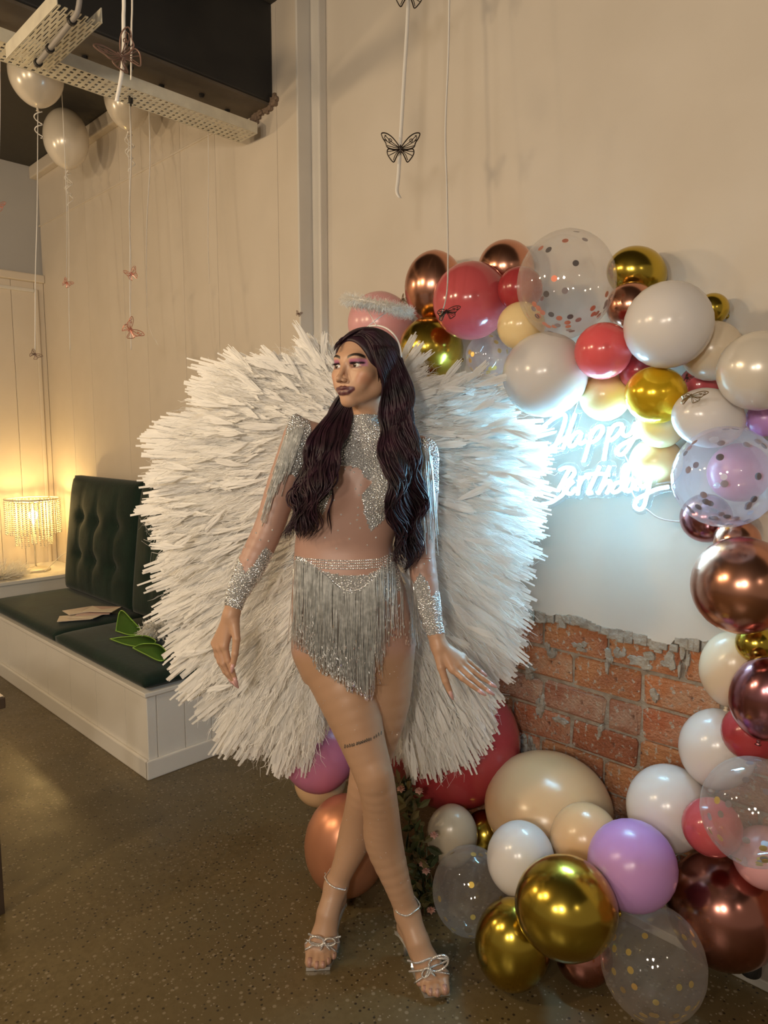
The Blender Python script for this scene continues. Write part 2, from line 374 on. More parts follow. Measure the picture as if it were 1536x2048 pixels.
# cable trays (perforated): built as grids of bars around the slots
def tray(name, lo, hi, nx, ny, zt, slot_fx, slot_fy, label, stagger=False, along='Y', fl_h=.045):
    t = empty(name, ((lo[0] + hi[0]) / 2, (lo[1] + hi[1]) / 2, zt), label, 'cable tray')
    x0, y0 = lo; x1, y1 = hi; V = []; F = []
    dx, dy = (x1 - x0) / nx, (y1 - y0) / ny
    for i in range(nx):
        for j in range(ny):
            ox = 0
            a, c = x0 + i * dx, y0 + j * dy; b2, d2 = a + dx, c + dy
            if stagger:
                o = (.5 * dx if j % 2 else 0) if along == 'X' else 0
                a += o; b2 += o; b2 = min(b2, x1); a = min(a, x1)
                if b2 - a < dx * .6: continue
            ix, iy = (b2 - a) * (1 - slot_fx) / 2, (d2 - c) * (1 - slot_fy) / 2
            n = len(V)
            q = [(a, c), (b2, c), (b2, d2), (a, d2), (a + ix, c + iy), (b2 - ix, c + iy), (b2 - ix, d2 - iy), (a + ix, d2 - iy)]
            V += [(u, v, zt) for u, v in q] + [(u, v, zt + .0025) for u, v in q]
            F += [(n + 0, n + 4, n + 5, n + 1), (n + 1, n + 5, n + 6, n + 2), (n + 2, n + 6, n + 7, n + 3), (n + 3, n + 7, n + 4, n + 0)]
            F += [(n + 8, n + 9, n + 13, n + 12), (n + 9, n + 10, n + 14, n + 13), (n + 10, n + 11, n + 15, n + 14), (n + 11, n + 8, n + 12, n + 15)]
            F += [(n + 4, n + 12, n + 13, n + 5), (n + 5, n + 13, n + 14, n + 6), (n + 6, n + 14, n + 15, n + 7), (n + 7, n + 15, n + 12, n + 4)]
    obj('perforated_base', V, F, M_galv, t)
    if along == 'Y':
        for xx in (x0, x1): MB().bbox((xx - .0015, y0, zt), (xx + .0015, y1, zt + fl_h), .0006).make('side_flange', M_galv, t)
    else:
        for yy in (y0, y1): MB().bbox((x0, yy - .0015, zt), (x1, yy + .0015, zt + fl_h), .0006).make('side_flange', M_galv, t)
    return t
a = onY(475, 287, YL - .07); b = onY(511, 263, YL - .07)
zt1 = (a[2] + b[2]) / 2; tx0, tx1 = a[0], b[0]
t1 = tray('cable_tray', (tx0, -.9), (tx1, YL - .06), 5, 110, zt1, .55, .5, 'long galvanised perforated cable tray hung under the black beam')
for yy in (1.42, .75):
    h_ = MB(); h_.tube([(tx0 + .06, yy, zt1 - .03), (tx0 + .06, yy, ZC)], .004, 6); h_.tube([(tx0 + .06, yy, zt1 - .018), (tx0 + .06, yy, zt1 + .004)], .010, 6); h_.make('hanger_rod', M_dark, t1)
zt2 = zt1 - .055
c0, c1, c2 = onZ(24, 106, zt2), onZ(100, 142, zt2), onZ(112, 8, zt2)
t2 = tray('cable_tray', (c1[0] - .02, c0[1]), (c2[0], c1[1]), 7, 13, zt2, .72, .42, 'short wide perforated tray crossing below the long tray with a grey cable', stagger=True, along='X')
cy = (c0[1] + c1[1]) / 2
P = spline([(c1[0] + .03, cy + .01, zt2 - .010), (c1[0] + .12, cy + .004, zt2 - .012), (c2[0] - .05, cy - .01, zt2 - .010), (c2[0] + .02, cy - .012, zt2 + .01), (c2[0] + .03, cy - .01, zt2 + .12), (c2[0] + .03, cy, ZC)], 26)
cb = MB().tube(P, .0085, 8).make('power_cable', mat('grey_cable', (.25, .23, .21), .5), t2, True)
for u in (.06, .25, .42):
    p = interp(P, u); MB().lathe([(.014, -.006), (.014, .006)], 10, Matrix.Translation(Vector(p.tolist())) @ Matrix.Rotation(math.pi / 2, 4, 'Y')).make('cable_tie', M_dark, t2)
# ================================================================== bench, ledge, lamp and the things on them
M_velvet = mat('green_velvet', (.004, .015, .010), .8, spec=.2, sheen=.12, noise=((.010, .030, .020), 9, .7), bump=.1, bscale=40)
M_white = mat('white_gloss_paint', (.72, .69, .63), .32, noise=((.66, .62, .56), 5, .4))
BX0, BX1, BY0, BZ = -4.86, -2.795, 1.385, .388
bench = empty('banquette_bench', ((BX0 + BX1) / 2, (BY0 + YL) / 2, 0), 'white boarded banquette base carrying the green velvet cushions', 'bench')
MB().box((BX0, BY0 + .014, .01), (BX1 - .014, YL - .002, BZ - .02)).make('carcass', M_white, bench)
x = BX0
while x < BX1 - .01:
    wd = min(.31, BX1 - x); MB().bbox((x + .0012, BY0, .012), (x + wd - .0012, BY0 + .014, BZ - .021), .002).make('panel_board', M_white, bench); x += wd
y = BY0; k = 0
for wd in (.045, .135, .135, .135, .135):
    wd = min(wd, YL - .004 - y)
    if wd > .01: MB().bbox((BX1 - .014, y + .0012, .012), (BX1, y + wd - .0012, BZ - .021), .002).make('panel_board', M_white, bench)
    y += wd
MB().bbox((BX0, BY0 - .016, 0), (BX1 + .016, BY0 - .0005, .085), .006).make('plinth', M_white, bench)
MB().bbox((BX1 + .0005, BY0 - .016, 0), (BX1 + .0165, YL - .004, .085), .006).make('plinth', M_white, bench)
MB().bbox((BX0, BY0 - .012, BZ - .020), (BX1 + .012, YL - .004, BZ), .004).make('seat_board', M_white, bench)
ledge = empty('side_ledge', (-5.15, 1.0, 0), 'white painted ledge at the end of the bench holding the bead lamp', 'ledge')
MB().bbox((XB + .024, -1.2, .005), (BX0 - .014, YL - .002, .52), .004).make('ledge_body', M_white, ledge)
MB().bbox((XB + .024, -1.2, .521), (BX0 - .002, YL - .002, .546), .005).make('ledge_top', M_white, ledge)

def cushion(name, lo, hi, bul, label, axis='Z', lean=0.0, buttons=None, group=None):
    """soft box: bulge on the face along axis, dimples at the buttons"""
    nx, nz_ = 34, 34
    root = empty(name, ((lo[0] + hi[0]) / 2, (lo[1] + hi[1]) / 2, lo[2]), label, 'cushion', group)
    lo = np.array(lo, float); hi = np.array(hi, float); V = []; F = []
    def rnd(u): return 1 - (abs(2 * u - 1)) ** 8
    def pt(u, v, face):
        e = min(rnd(u), 1) * min(rnd(v), 1); q = max(e, 0) ** .35
        du = 2 * u - 1; dv = 2 * v - 1
        dep = bul * (1 - du * du) * (1 - dv * dv)
        pl_ = 0
        for (bu, bv) in (buttons or []):
            d2 = ((u - bu) / .07) ** 2 + ((v - bv) / .055) ** 2; pl_ -= .030 * math.exp(-d2 * .8)
            pl_ -= .010 * math.exp(-((u - bu) / .022) ** 2) * math.exp(-((v - bv) / .22) ** 2)
        return q, dep + (pl_ if face > 0 else 0)
    for face in (1, -1):
        for j in range(nz_ + 1):
            for i in range(nx + 1):
                u, v = i / nx, j / nz_; q, dp = pt(u, v, face)
                if axis == 'Z':
                    x_ = lo[0] + u * (hi[0] - lo[0]); y_ = lo[1] + v * (hi[1] - lo[1]); m = (lo[2] + hi[2]) / 2; hh = (hi[2] - lo[2]) / 2
                    z_ = m + face * hh * (.35 + .65 * q) + (dp if face > 0 else 0); V.append((x_, y_, max(z_, lo[2])))
                else:
                    x_ = lo[0] + u * (hi[0] - lo[0]); z_ = lo[2] + v * (hi[2] - lo[2]); m = (lo[1] + hi[1]) / 2; hh = (hi[1] - lo[1]) / 2
                    V.append((x_, m - face * hh * (.35 + .65 * q) - (dp if face > 0 else 0) + lean * v, z_))
    N = (nx + 1) * (nz_ + 1)
    for j in range(nz_):
        for i in range(nx):
            a = j * (nx + 1) + i; b = a + 1; c = a + nx + 2; d = a + nx + 1
            F.append((a, b, c, d)); F.append((N + a, N + d, N + c, N + b))
    ring = [i for i in range(nx + 1)] + [(j + 1) * (nx + 1) - 1 for j in range(1, nz_ + 1)] + [N - 1 - i for i in range(1, nx + 1)] + [j * (nx + 1) for j in range(nz_ - 1, 0, -1)]
    for a, b in zip(ring, ring[1:] + ring[:1]): F.append((a, N + a, N + b, b))
    obj('cover', V, F, M_velvet, root, True)
    hh = (hi[1] - lo[1]) / 2
    for (bu, bv) in (buttons or []):
        q, dp = pt(bu, bv, 1)
        c = (lo[0] + bu * (hi[0] - lo[0]), (lo[1] + hi[1]) / 2 - hh - dp + lean * bv - .002, lo[2] + bv * (hi[2] - lo[2]))
        MB().lathe([(.0105, 0), (.0105, .003), (.007, .006), (.002, .007)], 12, Matrix.Translation(c) @ Matrix.Rotation(math.pi / 2, 4, 'X')).make('button', M_velvet, root, True)
    return root
ZS = .462
cushion('seat_cushion', (BX0 + .005, BY0 - .008, BZ + .001), (-3.775, YL - .10, ZS), .012, 'green velvet seat cushion with the envelopes on it')
cushion('seat_cushion', (-3.77, BY0 - .008, BZ + .001), (BX1 + .006, YL - .10, ZS), .012, 'green velvet seat cushion under the green fairy wings')
bt = [(.26, .66), (.50, .645), (.77, .635), (.26, .34), (.50, .32), (.77, .31)]
cushion('back_cushion', (-4.78, 1.80, ZS + .012), (-3.83, 1.915, 1.215), .03, 'tall buttoned green velvet back cushion beside the bead lamp', 'Y', .09, bt)
cushion('back_cushion', (-3.825, 1.80, ZS + .012), (-2.84, 1.915, 1.205), .03, 'buttoned green velvet back cushion partly behind the white wing', 'Y', .09, bt)

# bead lamp
M_lamp = mat('pale_lamp_metal', (.75, .70, .58), .35, metal=.3); M_bead = mat('cream_beads', (.80, .74, .58), .25, coat=.4)
LX, LY = -5.13, onX(72, 1138, -5.13)[1]; LZ = .547
lamp = empty('table_lamp', (LX, LY, LZ), 'table lamp with a two tier cream bead shade, lit, on the white ledge', 'lamp')
MB().lathe([(.095, 0), (.095, .012), (.085, .018), (.02, .020), (.012, .03)], 32, Matrix.Translation((LX, LY, LZ))).make('base', M_lamp, lamp, True)
MB().tube([(LX, LY, LZ + .02), (LX, LY, LZ + .33)], .006, 10).make('stem', M_lamp, lamp, True)
ztop = LZ + .50
def ringtube(r, z, th=.004, n=40): return [(LX + r * math.cos(t), LY + r * math.sin(t), z) for t in np.linspace(0, 2 * math.pi, n + 1)]
fr = MB(); fr.tube(ringtube(.172, ztop), .006, 6, False); fr.tube(ringtube(.115, ztop - .02), .003, 6, False)
for t in range(3):
    a_ = t * 2.094; fr.tube([(LX, LY, ztop - .03), (LX + .172 * math.cos(a_), LY + .172 * math.sin(a_), ztop)], .003, 5)
fr.tube([(LX, LY, LZ + .33), (LX, LY, ztop - .03)], .003, 6)
fr.make('shade_frame', M_lamp, lamp, True)
ico = bmesh.new(); bmesh.ops.create_icosphere(ico, subdivisions=1, radius=1); IV = np.array([v.co for v in ico.verts]); IF = np.array([[v.index for v in f.verts] for f in ico.faces]); ico.free()
def beads(C, R):
    C = np.array(C, float); R = np.broadcast_to(np.array(R, float), (len(C),))
    V = (IV[None] * R[:, None, None] + C[:, None]).reshape(-1, 3); F = (IF[None] + (np.arange(len(C)) * len(IV))[:, None, None]).reshape(-1, 3); return V, F
for r_, z0, n_, nb, nm in ((.172, ztop - .008, 44, 17, 'outer_bead_strings'), (.115, ztop - .02, 30, 22, 'inner_bead_strings')):
    C = [(LX + r_ * math.cos(t), LY + r_ * math.sin(t), z0 - .0135 * (k + .5)) for t in np.linspace(0, 2 * math.pi, n_, endpoint=False) for k in range(nb + int(1.5 * math.sin(5 * t)))]
    o = obj(nm, *beads(C, .0062), M_bead, lamp, True); o['kind'] = 'stuff'
bulb = MB().lathe([(.008, 0), (.02, .03), (.028, .055), (.022, .08), (.004, .092)], 16, Matrix.Translation((LX, LY, LZ + .33))).make('bulb', mat('lit_bulb', (1, .9, .7), .4, emit=((1, .72, .34), 25)), lamp, True); bulb['label'] = 'glowing bulb'
cord = spline([(LX + .05, LY + .05, LZ + .006), (LX + .12, LY + .02, LZ + .012), (LX + .13, LY + .12, LZ + .10), (LX + .20, LY + .16, LZ + .14)], 20)
MB().tube(cord, .003, 6).make('cord', M_lamp, lamp, True)
li = bpy.data.lights.new('lamp_bulb_light', 'POINT'); li.energy = 10; li.color = (1, .66, .24); li.shadow_soft_size = .03
lo_ = bpy.data.objects.new('lamp_bulb_light', li); COL.objects.link(lo_); lo_.location = (LX, LY, LZ + .44)

# fluffy strips used for the puff, the halo and soft down
def fluff(name, base, dirs, Ls, w, m, parent, droop=.15, seg=3):
    base = np.asarray(base, float); dirs = np.asarray(dirs, float); n = len(base); V = np.zeros((n, (seg + 1) * 2, 3)); F = []
    up = rng.normal(size=(n, 3)); side = np.cross(dirs, up); side /= np.linalg.norm(side, axis=1)[:, None] + 1e-9
    for k in range(seg + 1):
        t = k / seg; c = base + dirs * (Ls * t)[:, None] + np.array([0, 0, -1]) * (Ls * droop * t * t)[:, None] + side * (Ls * .25 * t * t * rng.normal(size=n))[:, None] * (k > 1)
        ww = w * (1 - .7 * t); V[:, 2 * k] = c - side * ww; V[:, 2 * k + 1] = c + side * ww
    f0 = np.array([(2 * k, 2 * k + 1, 2 * k + 3, 2 * k + 2) for k in range(seg)]); F = (f0[None] + (np.arange(n) * (seg + 1) * 2)[:, None, None]).reshape(-1, 4)
    return obj(name, V.reshape(-1, 3), F, m, parent, True)
def feather_mat(name, col, tr=.35):
    m = bpy.data.materials.new(name); m.use_nodes = True; nt = m.node_tree; b = nt.nodes['Principled BSDF']; out = nt.nodes['Material Output']
    b.inputs['Base Color'].default_value = (*col, 1); b.inputs['Roughness'].default_value = .7; b.inputs['Specular IOR Level'].default_value = .2
    t = nt.nodes.new('ShaderNodeBsdfTranslucent'); t.inputs[0].default_value = (*col, 1); x = nt.nodes.new('ShaderNodeMixShader'); x.inputs[0].default_value = tr
    nt.links.new(b.outputs[0], x.inputs[1]); nt.links.new(t.outputs[0], x.inputs[2]); nt.links.new(x.outputs[0], out.inputs[0])
    return m
M_down = feather_mat('white_down', (.84, .82, .77))
def sph(n):
    d = rng.normal(size=(n, 3)); return d / np.linalg.norm(d, axis=1)[:, None]
# white feather puff at the end of the ledge
pc = onX(-6, 1122, -5.0); pc[2] = .547
puff = empty('feather_puff', pc, 'white fluffy feather boa bundle on the ledge beside the lamp', 'feather boa')
core = np.array([pc[0], pc[1], pc[2] + .055])
d = sph(900); d[:, 2] = np.abs(d[:, 2]) * .7
d /= np.linalg.norm(d, axis=1)[:, None]
fluff('plumes', core + d * np.array([.03, .06, .0]) + [0, 0, -.045], d * np.array([.8, 1.2, .9]), .09 + .05 * rng.random(900), .003, M_down, puff, -.05)['kind'] = 'stuff'
# envelopes lying on the seat
M_env = [mat('paper_%d' % i, c, .6) for i, c in enumerate([(.62, .52, .42), (.70, .60, .48), (.55, .38, .33), (.66, .56, .46), (.60, .48, .40)])]
ez = ZS + .013
spots = [(150, 1236, .17, .12, 0.3, 0), (172, 1233, .16, .11, -.25, 1), (190, 1228, .18, .12, .15, 2), (163, 1226, .17, .12, .7, 3), (205, 1225, .17, .12, -.1, 1)]
envl = ['peach envelope lying lowest on the green seat cushion', 'cream envelope lying across the lowest peach one', 'dusky pink envelope in the middle of the pile on the seat', 'tan envelope turned askew in the pile on the seat', 'cream envelope on top of the pile on the green seat']
for i, (px, py, l, wd, a_, mi) in enumerate(spots):
    c = onZ(px, py, ez); root = empty('envelope', (c[0], c[1], ez + i * .0045), envl[i], 'envelope', 'envelopes on the seat')
    M = Matrix.Translation((c[0], c[1], ez + i * .0045)) @ Matrix.Rotation(a_ + .8, 4, 'Z')
    MB().box((-l / 2, -wd / 2, 0), (l / 2, wd / 2, .003), M).make('body', M_env[mi], root)
    V = [M @ Vector(v) for v in ((-l / 2, wd / 2, .0031), (l / 2, wd / 2, .0031), (0, -.012, .0040), (-l / 2, wd / 2, .0036), (l / 2, wd / 2, .0036), (0, -.012, .0045))]
    obj('flap', V, [(0, 1, 2), (3, 5, 4), (0, 3, 4, 1), (1, 4, 5, 2), (2, 5, 3, 0)], M_env[(mi + 1) % 5], root)
# green fairy wings and tulle
M_gauze = feather_mat('green_gauze', (.10, .22, .035), .5); M_gwire = mat('green_glitter_wire', (.22, .42, .06), .35, metal=.4)
g0 = onZ(275, 1285, ZS + .012)
fw = empty('fairy_wings', g0, 'green gauze fairy costume wings lying on the seat cushion', 'costume wings')
def panel(pts):                                # pts: (px, py, height above the seat)
    P = [onZ(px, py, ZS + .016 + z) for px, py, z in pts]
    P = spline(P + [P[0]], 36)[:-1]; c = P.mean(0); n = len(P); V = list(P) + [c + [0, 0, .012]]; V += [v - np.array([0, 0, .002]) for v in V]
    F = [(i, (i + 1) % n, n) for i in range(n)] + [(n + 1 + (i + 1) % n, n + 1 + i, 2 * n + 1) for i in range(n)] + [(i, n + 1 + i, n + 1 + (i + 1) % n, (i + 1) % n) for i in range(n)]
    g = obj('gauze_panel', V, F, M_gauze, fw, True); MB().tube(list(P) + [P[0], P[1]], .0035, 6).make('edge_wire', M_gwire, g, True)
panel([(232, 1262, .0), (238, 1228, .07), (246, 1222, .09), (262, 1238, .07), (282, 1262, .02), (262, 1270, .005)])
panel([(220, 1278, .0), (250, 1274, .012), (290, 1272, .018), (312, 1283, .02), (290, 1294, .01), (255, 1290, .0)])
panel([(266, 1296, .005), (285, 1288, .015), (318, 1290, .02), (334, 1308, .01), (322, 1322, .0), (290, 1308, .0)])
tz = onZ(318, 1268, ZS + .02)
tl = empty('tulle_bundle', (tz[0], tz[1], ZS + .014), 'crumpled white tulle bundle between the seat and the wing', 'tulle')
d = sph(700); d[:, 2] = np.abs(d[:, 2]); fluff('tulle', np.array([tz[0], tz[1], ZS + .03]) + d * .03, d * [1, 1, .6], .05 + .05 * rng.random(700), .006, M_down, tl, .3)['kind'] = 'stuff'
# corner of a dark table at the left edge
M_wood = mat('dark_wood', (.05, .035, .025), .45, noise=((.09, .06, .04), 12, .7))
c = atd(11, 1394, 2.15); tb = empty('side_table', (c[0] - .3, c[1] - .25, 0), 'dark wooden table corner at the edge of the bench aisle', 'table')
tx, ty, tz_ = c; MB().bbox((tx - .6, ty - .55, tz_ - .035), (tx, ty, tz_), .004).make('tabletop', M_wood, tb)
for sx in (.55, .05):
    for sy in (.50, .05): MB().bbox((tx - sx - .02, ty - sy - .02, 0), (tx - sx + .02, ty - sy + .02, tz_ - .036), .003).make('leg', M_wood, tb)
pp = empty('paper_card', (tx - .06, ty - .05, tz_ + .001), 'pale card lying on the dark table corner', 'card')
MB().bbox((tx - .16, ty - .10, tz_ + .001), (tx - .006, ty - .004, tz_ + .004), .0008).make('card', M_env[1], pp)
# white threshold board along the foot of the wall, with a black plug pack
bd = MB().bbox((-.95, 1.975, .001), (.9, YR - .002, .030), .004).make('floor_board', mat('scuffed_white_board', (.34, .32, .28), .5, noise=((.2, .18, .15), 10, .7))); tag(bd, 'scuffed pale board lying along the foot of the brick wall', 'board')
c = onZ(1500, 1945, .031); pk = empty('plug_pack', c, 'small black plug pack with cable on the pale floor board', 'adapter')
MB().lathe([(.026, 0), (.028, .004), (.028, .05), (.022, .056)], 20, Matrix.Translation(Vector(c.tolist()))).make('housing', M_dark, pk, True)
MB().tube(spline([c + [0, 0, .055], c + [.02, .03, .075], c + [.10, .05, .02], c + [.3, .06, .006]], 16), .003, 6).make('cable', M_dark, pk, True)
# ================================================================== balloons
def balloon_mat(name, col, rough, metal=0., coat=.0, noise=True, tr=0.0):
    m = mat(name, col, rough, metal, coat=coat); nt = m.node_tree; b = nt.nodes['Principled BSDF']; L = nt.links.new
    tc = nt.nodes.new('ShaderNodeTexCoord'); sx = nt.nodes.new('ShaderNodeSeparateXYZ'); L(tc.outputs['Object'], sx.inputs[0])
    r = nt.nodes.new('ShaderNodeMapRange'); r.inputs['From Min'].default_value = .985; r.inputs['From Max'].default_value = 1.06; L(sx.outputs[2], r.inputs[0])   # thick latex at the crown
    x = nt.nodes.new('ShaderNodeMix'); x.data_type = 'RGBA'; L(r.outputs[0], x.inputs[0]); x.inputs[6].default_value = (*col, 1); x.inputs[7].default_value = (*[c * (.8 if min(col) > .2 else .35) for c in col], 1); L(x.outputs[2], b.inputs['Base Color'])
    if tr:
        b.inputs['Subsurface Weight'].default_value = tr; b.inputs['Subsurface Scale'].default_value = .08; b.inputs['Subsurface Radius'].default_value = (1, .8, .6)
    return m
def clear_mat(name, col, body):
    m = bpy.data.materials.new(name); m.use_nodes = True; nt = m.node_tree; L = nt.links.new; out = nt.nodes['Material Output']; nt.nodes.remove(nt.nodes['Principled BSDF'])
    tp = nt.nodes.new('ShaderNodeBsdfTransparent'); tp.inputs[0].default_value = (*[.9 + .1 * c for c in col], 1)
    d1 = nt.nodes.new('ShaderNodeBsdfDiffuse'); d1.inputs[0].default_value = (*col, 1); d2 = nt.nodes.new('ShaderNodeBsdfTranslucent'); d2.inputs[0].default_value = (*col, 1); df = nt.nodes.new('ShaderNodeMixShader'); L(d1.outputs[0], df.inputs[1]); L(d2.outputs[0], df.inputs[2]); gl = nt.nodes.new('ShaderNodeBsdfGlossy'); gl.inputs['Roughness'].default_value = .05
    lw = nt.nodes.new('ShaderNodeLayerWeight'); lw.inputs[0].default_value = .5
    mr = nt.nodes.new('ShaderNodeMapRange'); mr.inputs['To Min'].default_value = body; mr.inputs['To Max'].default_value = min(1, body + .16); L(lw.outputs['Facing'], mr.inputs[0])
    m1 = nt.nodes.new('ShaderNodeMixShader'); L(mr.outputs[0], m1.inputs[0]); L(tp.outputs[0], m1.inputs[1]); L(df.outputs[0], m1.inputs[2])
    pw = nt.nodes.new('ShaderNodeMath'); pw.operation = 'POWER'; L(lw.outputs['Facing'], pw.inputs[0]); pw.inputs[1].default_value = 3
    mg = nt.nodes.new('ShaderNodeMapRange'); mg.inputs['To Min'].default_value = .05; mg.inputs['To Max'].default_value = .22; L(pw.outputs[0], mg.inputs[0])
    m2 = nt.nodes.new('ShaderNodeMixShader'); L(mg.outputs[0], m2.inputs[0]); L(m1.outputs[0], m2.inputs[1]); L(gl.outputs[0], m2.inputs[2]); L(m2.outputs[0], out.inputs[0])
    return m
BM = dict(
    white=balloon_mat('white_latex', (.70, .67, .655), .22, tr=.25), pearl=balloon_mat('pearl_latex', (.70, .64, .55), .25, .15, .4),
    ivory=balloon_mat('ivory_latex', (.74, .62, .46), .24, tr=.2), peach=balloon_mat('peach_latex', (.72, .47, .26), .24, tr=.2), cream=balloon_mat('cream_latex', (.80, .62, .33), .22, tr=.2),
    pink=balloon_mat('pink_latex', (.74, .38, .40), .24, tr=.15), hot=balloon_mat('orchid_latex', (.58, .20, .34), .28, tr=.15), lilac=balloon_mat('lilac_latex', (.52, .28, .60), .28, tr=.15),
    rose=balloon_mat('rose_latex', (.50, .085, .095), .16), coral=balloon_mat('coral_latex', (.72, .11, .12), .18, tr=.1), red=balloon_mat('deep_red_latex', (.36, .04, .045), .2),
    copper=balloon_mat('copper_chrome', (.60, .29, .195), .22, 1), matte=balloon_mat('matte_copper', (.62, .27, .15), .34, .6), gold=balloon_mat('gold_chrome', (.52, .38, .055), .2, 1), yellow=balloon_mat('bright_gold_pearl', (.80, .52, .02), .18, .55), mauve=balloon_mat('mauve_chrome', (.42, .18, .20), .2, 1),
    bronze=balloon_mat('rose_copper_chrome', (.44, .19, .15), .2, 1), clear=clear_mat('clear_latex', (.92, .87, .82), .10), clearpink=clear_mat('clear_pink_latex', (.86, .74, .80), .16), champagne=balloon_mat('champagne_latex', (.50, .42, .31), .25))
def balloon_mesh(key):
    n, m = 28, 22; V = []; F = []
    for j in range(1, m):
        th = math.pi * j / m; z = math.cos(th); r = math.sin(th)
        if z < 0: r *= 1 - .16 * z * z * (-z); z *= 1.06        # narrows towards the neck
        V += [(r * math.cos(2 * math.pi * k / n), r * math.sin(2 * math.pi * k / n), z) for k in range(n)]
    top = len(V); V.append((0, 0, 1.012)); bot = len(V); V.append((0, 0, -1.08))
    for j in range(m - 2): F += [(j * n + k, (j + 1) * n + k, (j + 1) * n + (k + 1) % n, j * n + (k + 1) % n) for k in range(n)]
    F += [(top, k, (k + 1) % n) for k in range(n)] + [(bot, (m - 2) * n + (k + 1) % n, (m - 2) * n + k) for k in range(n)]
    me = bpy.data.meshes.new('balloon_' + key); me.from_pydata(V, [], F); me.materials.append(BM[key]); me.polygons.foreach_set('use_smooth', np.ones(len(F), bool)); return me
def knot_mesh(key):
    mb = MB().lathe([(.035, .0), (.026, -.03), (.05, -.07), (.052, -.085), (.026, -.10), (.05, -.13), (.075, -.16), (.06, -.165)], 12)
    me = bpy.data.meshes.new('knot_' + key); me.from_pydata(mb.V, [], mb.F); me.materials.append(BM[key]); me.polygons.foreach_set('use_smooth', np.ones(len(mb.F), bool)); return me
BME, KME = {}, {}
CONF = {}
def conf_mesh(key, col, metal):
    mb = MB().lathe([(1, 0), (1, .06)], 12); me = bpy.data.meshes.new('confetti_' + key); me.from_pydata(mb.V, [], mb.F); me.materials.append(mat('confetti_' + key, col, .3, metal)); return me
CONF = dict(gold=conf_mesh('gold', (.75, .52, .08), .7), dark=conf_mesh('dark', (.07, .055, .06), .2), rosey=conf_mesh('rose', (.75, .22, .12), .5), silver=conf_mesh('silver', (.32, .27, .30), .4))
def axis_matrix(d):
    d = Vector([float(v) for v in d]).normalized(); return d.to_track_quat('Z', 'Y').to_matrix().to_4x4()
def balloon(c, r, hl, key, crown, label, group, cat='balloon', conf=None):
    if key not in BME: BME[key] = balloon_mesh(key); KME[key] = knot_mesh(key)
    Rm = axis_matrix(crown); M = Matrix.Translation(Vector([float(v) for v in c])) @ Rm @ Matrix.Diagonal((r, r, hl, 1))
    o = inst('balloon', BME[key], M); tag(o, label, cat, group)
    k = inst('knot', KME[key], Matrix.Translation(Vector([float(v) for v in c])) @ Rm @ Matrix.Translation((0, 0, -hl * 1.06)) @ Matrix.Diagonal((.11, .11, .11, 1)), o)
    if conf:
        kinds, n, low = conf
        for i in range(n):
            d = rng.normal(size=3); d /= np.linalg.norm(d)
            if low and rng.random() < low: d[2] = -abs(d[2]); d = d + np.array([0, 0, -.5]); d /= np.linalg.norm(d)
            if rng.random() < .5 and d @ FV > 0: d = d - 2 * (d @ FV) * FV
            dl = np.array(Rm.to_3x3().inverted() @ Vector(d.tolist()))
            p = Vector([float(v) for v in c]) + Rm.to_3x3() @ Vector((dl[0] * r * .95, dl[1] * r * .95, dl[2] * hl * .95))
            inst('confetti_disc', CONF[kinds[i % len(kinds)]], Matrix.Translation(p) @ axis_matrix(d) @ Matrix.Diagonal((.0085, .0085, .0085, 1)), o)
    return o
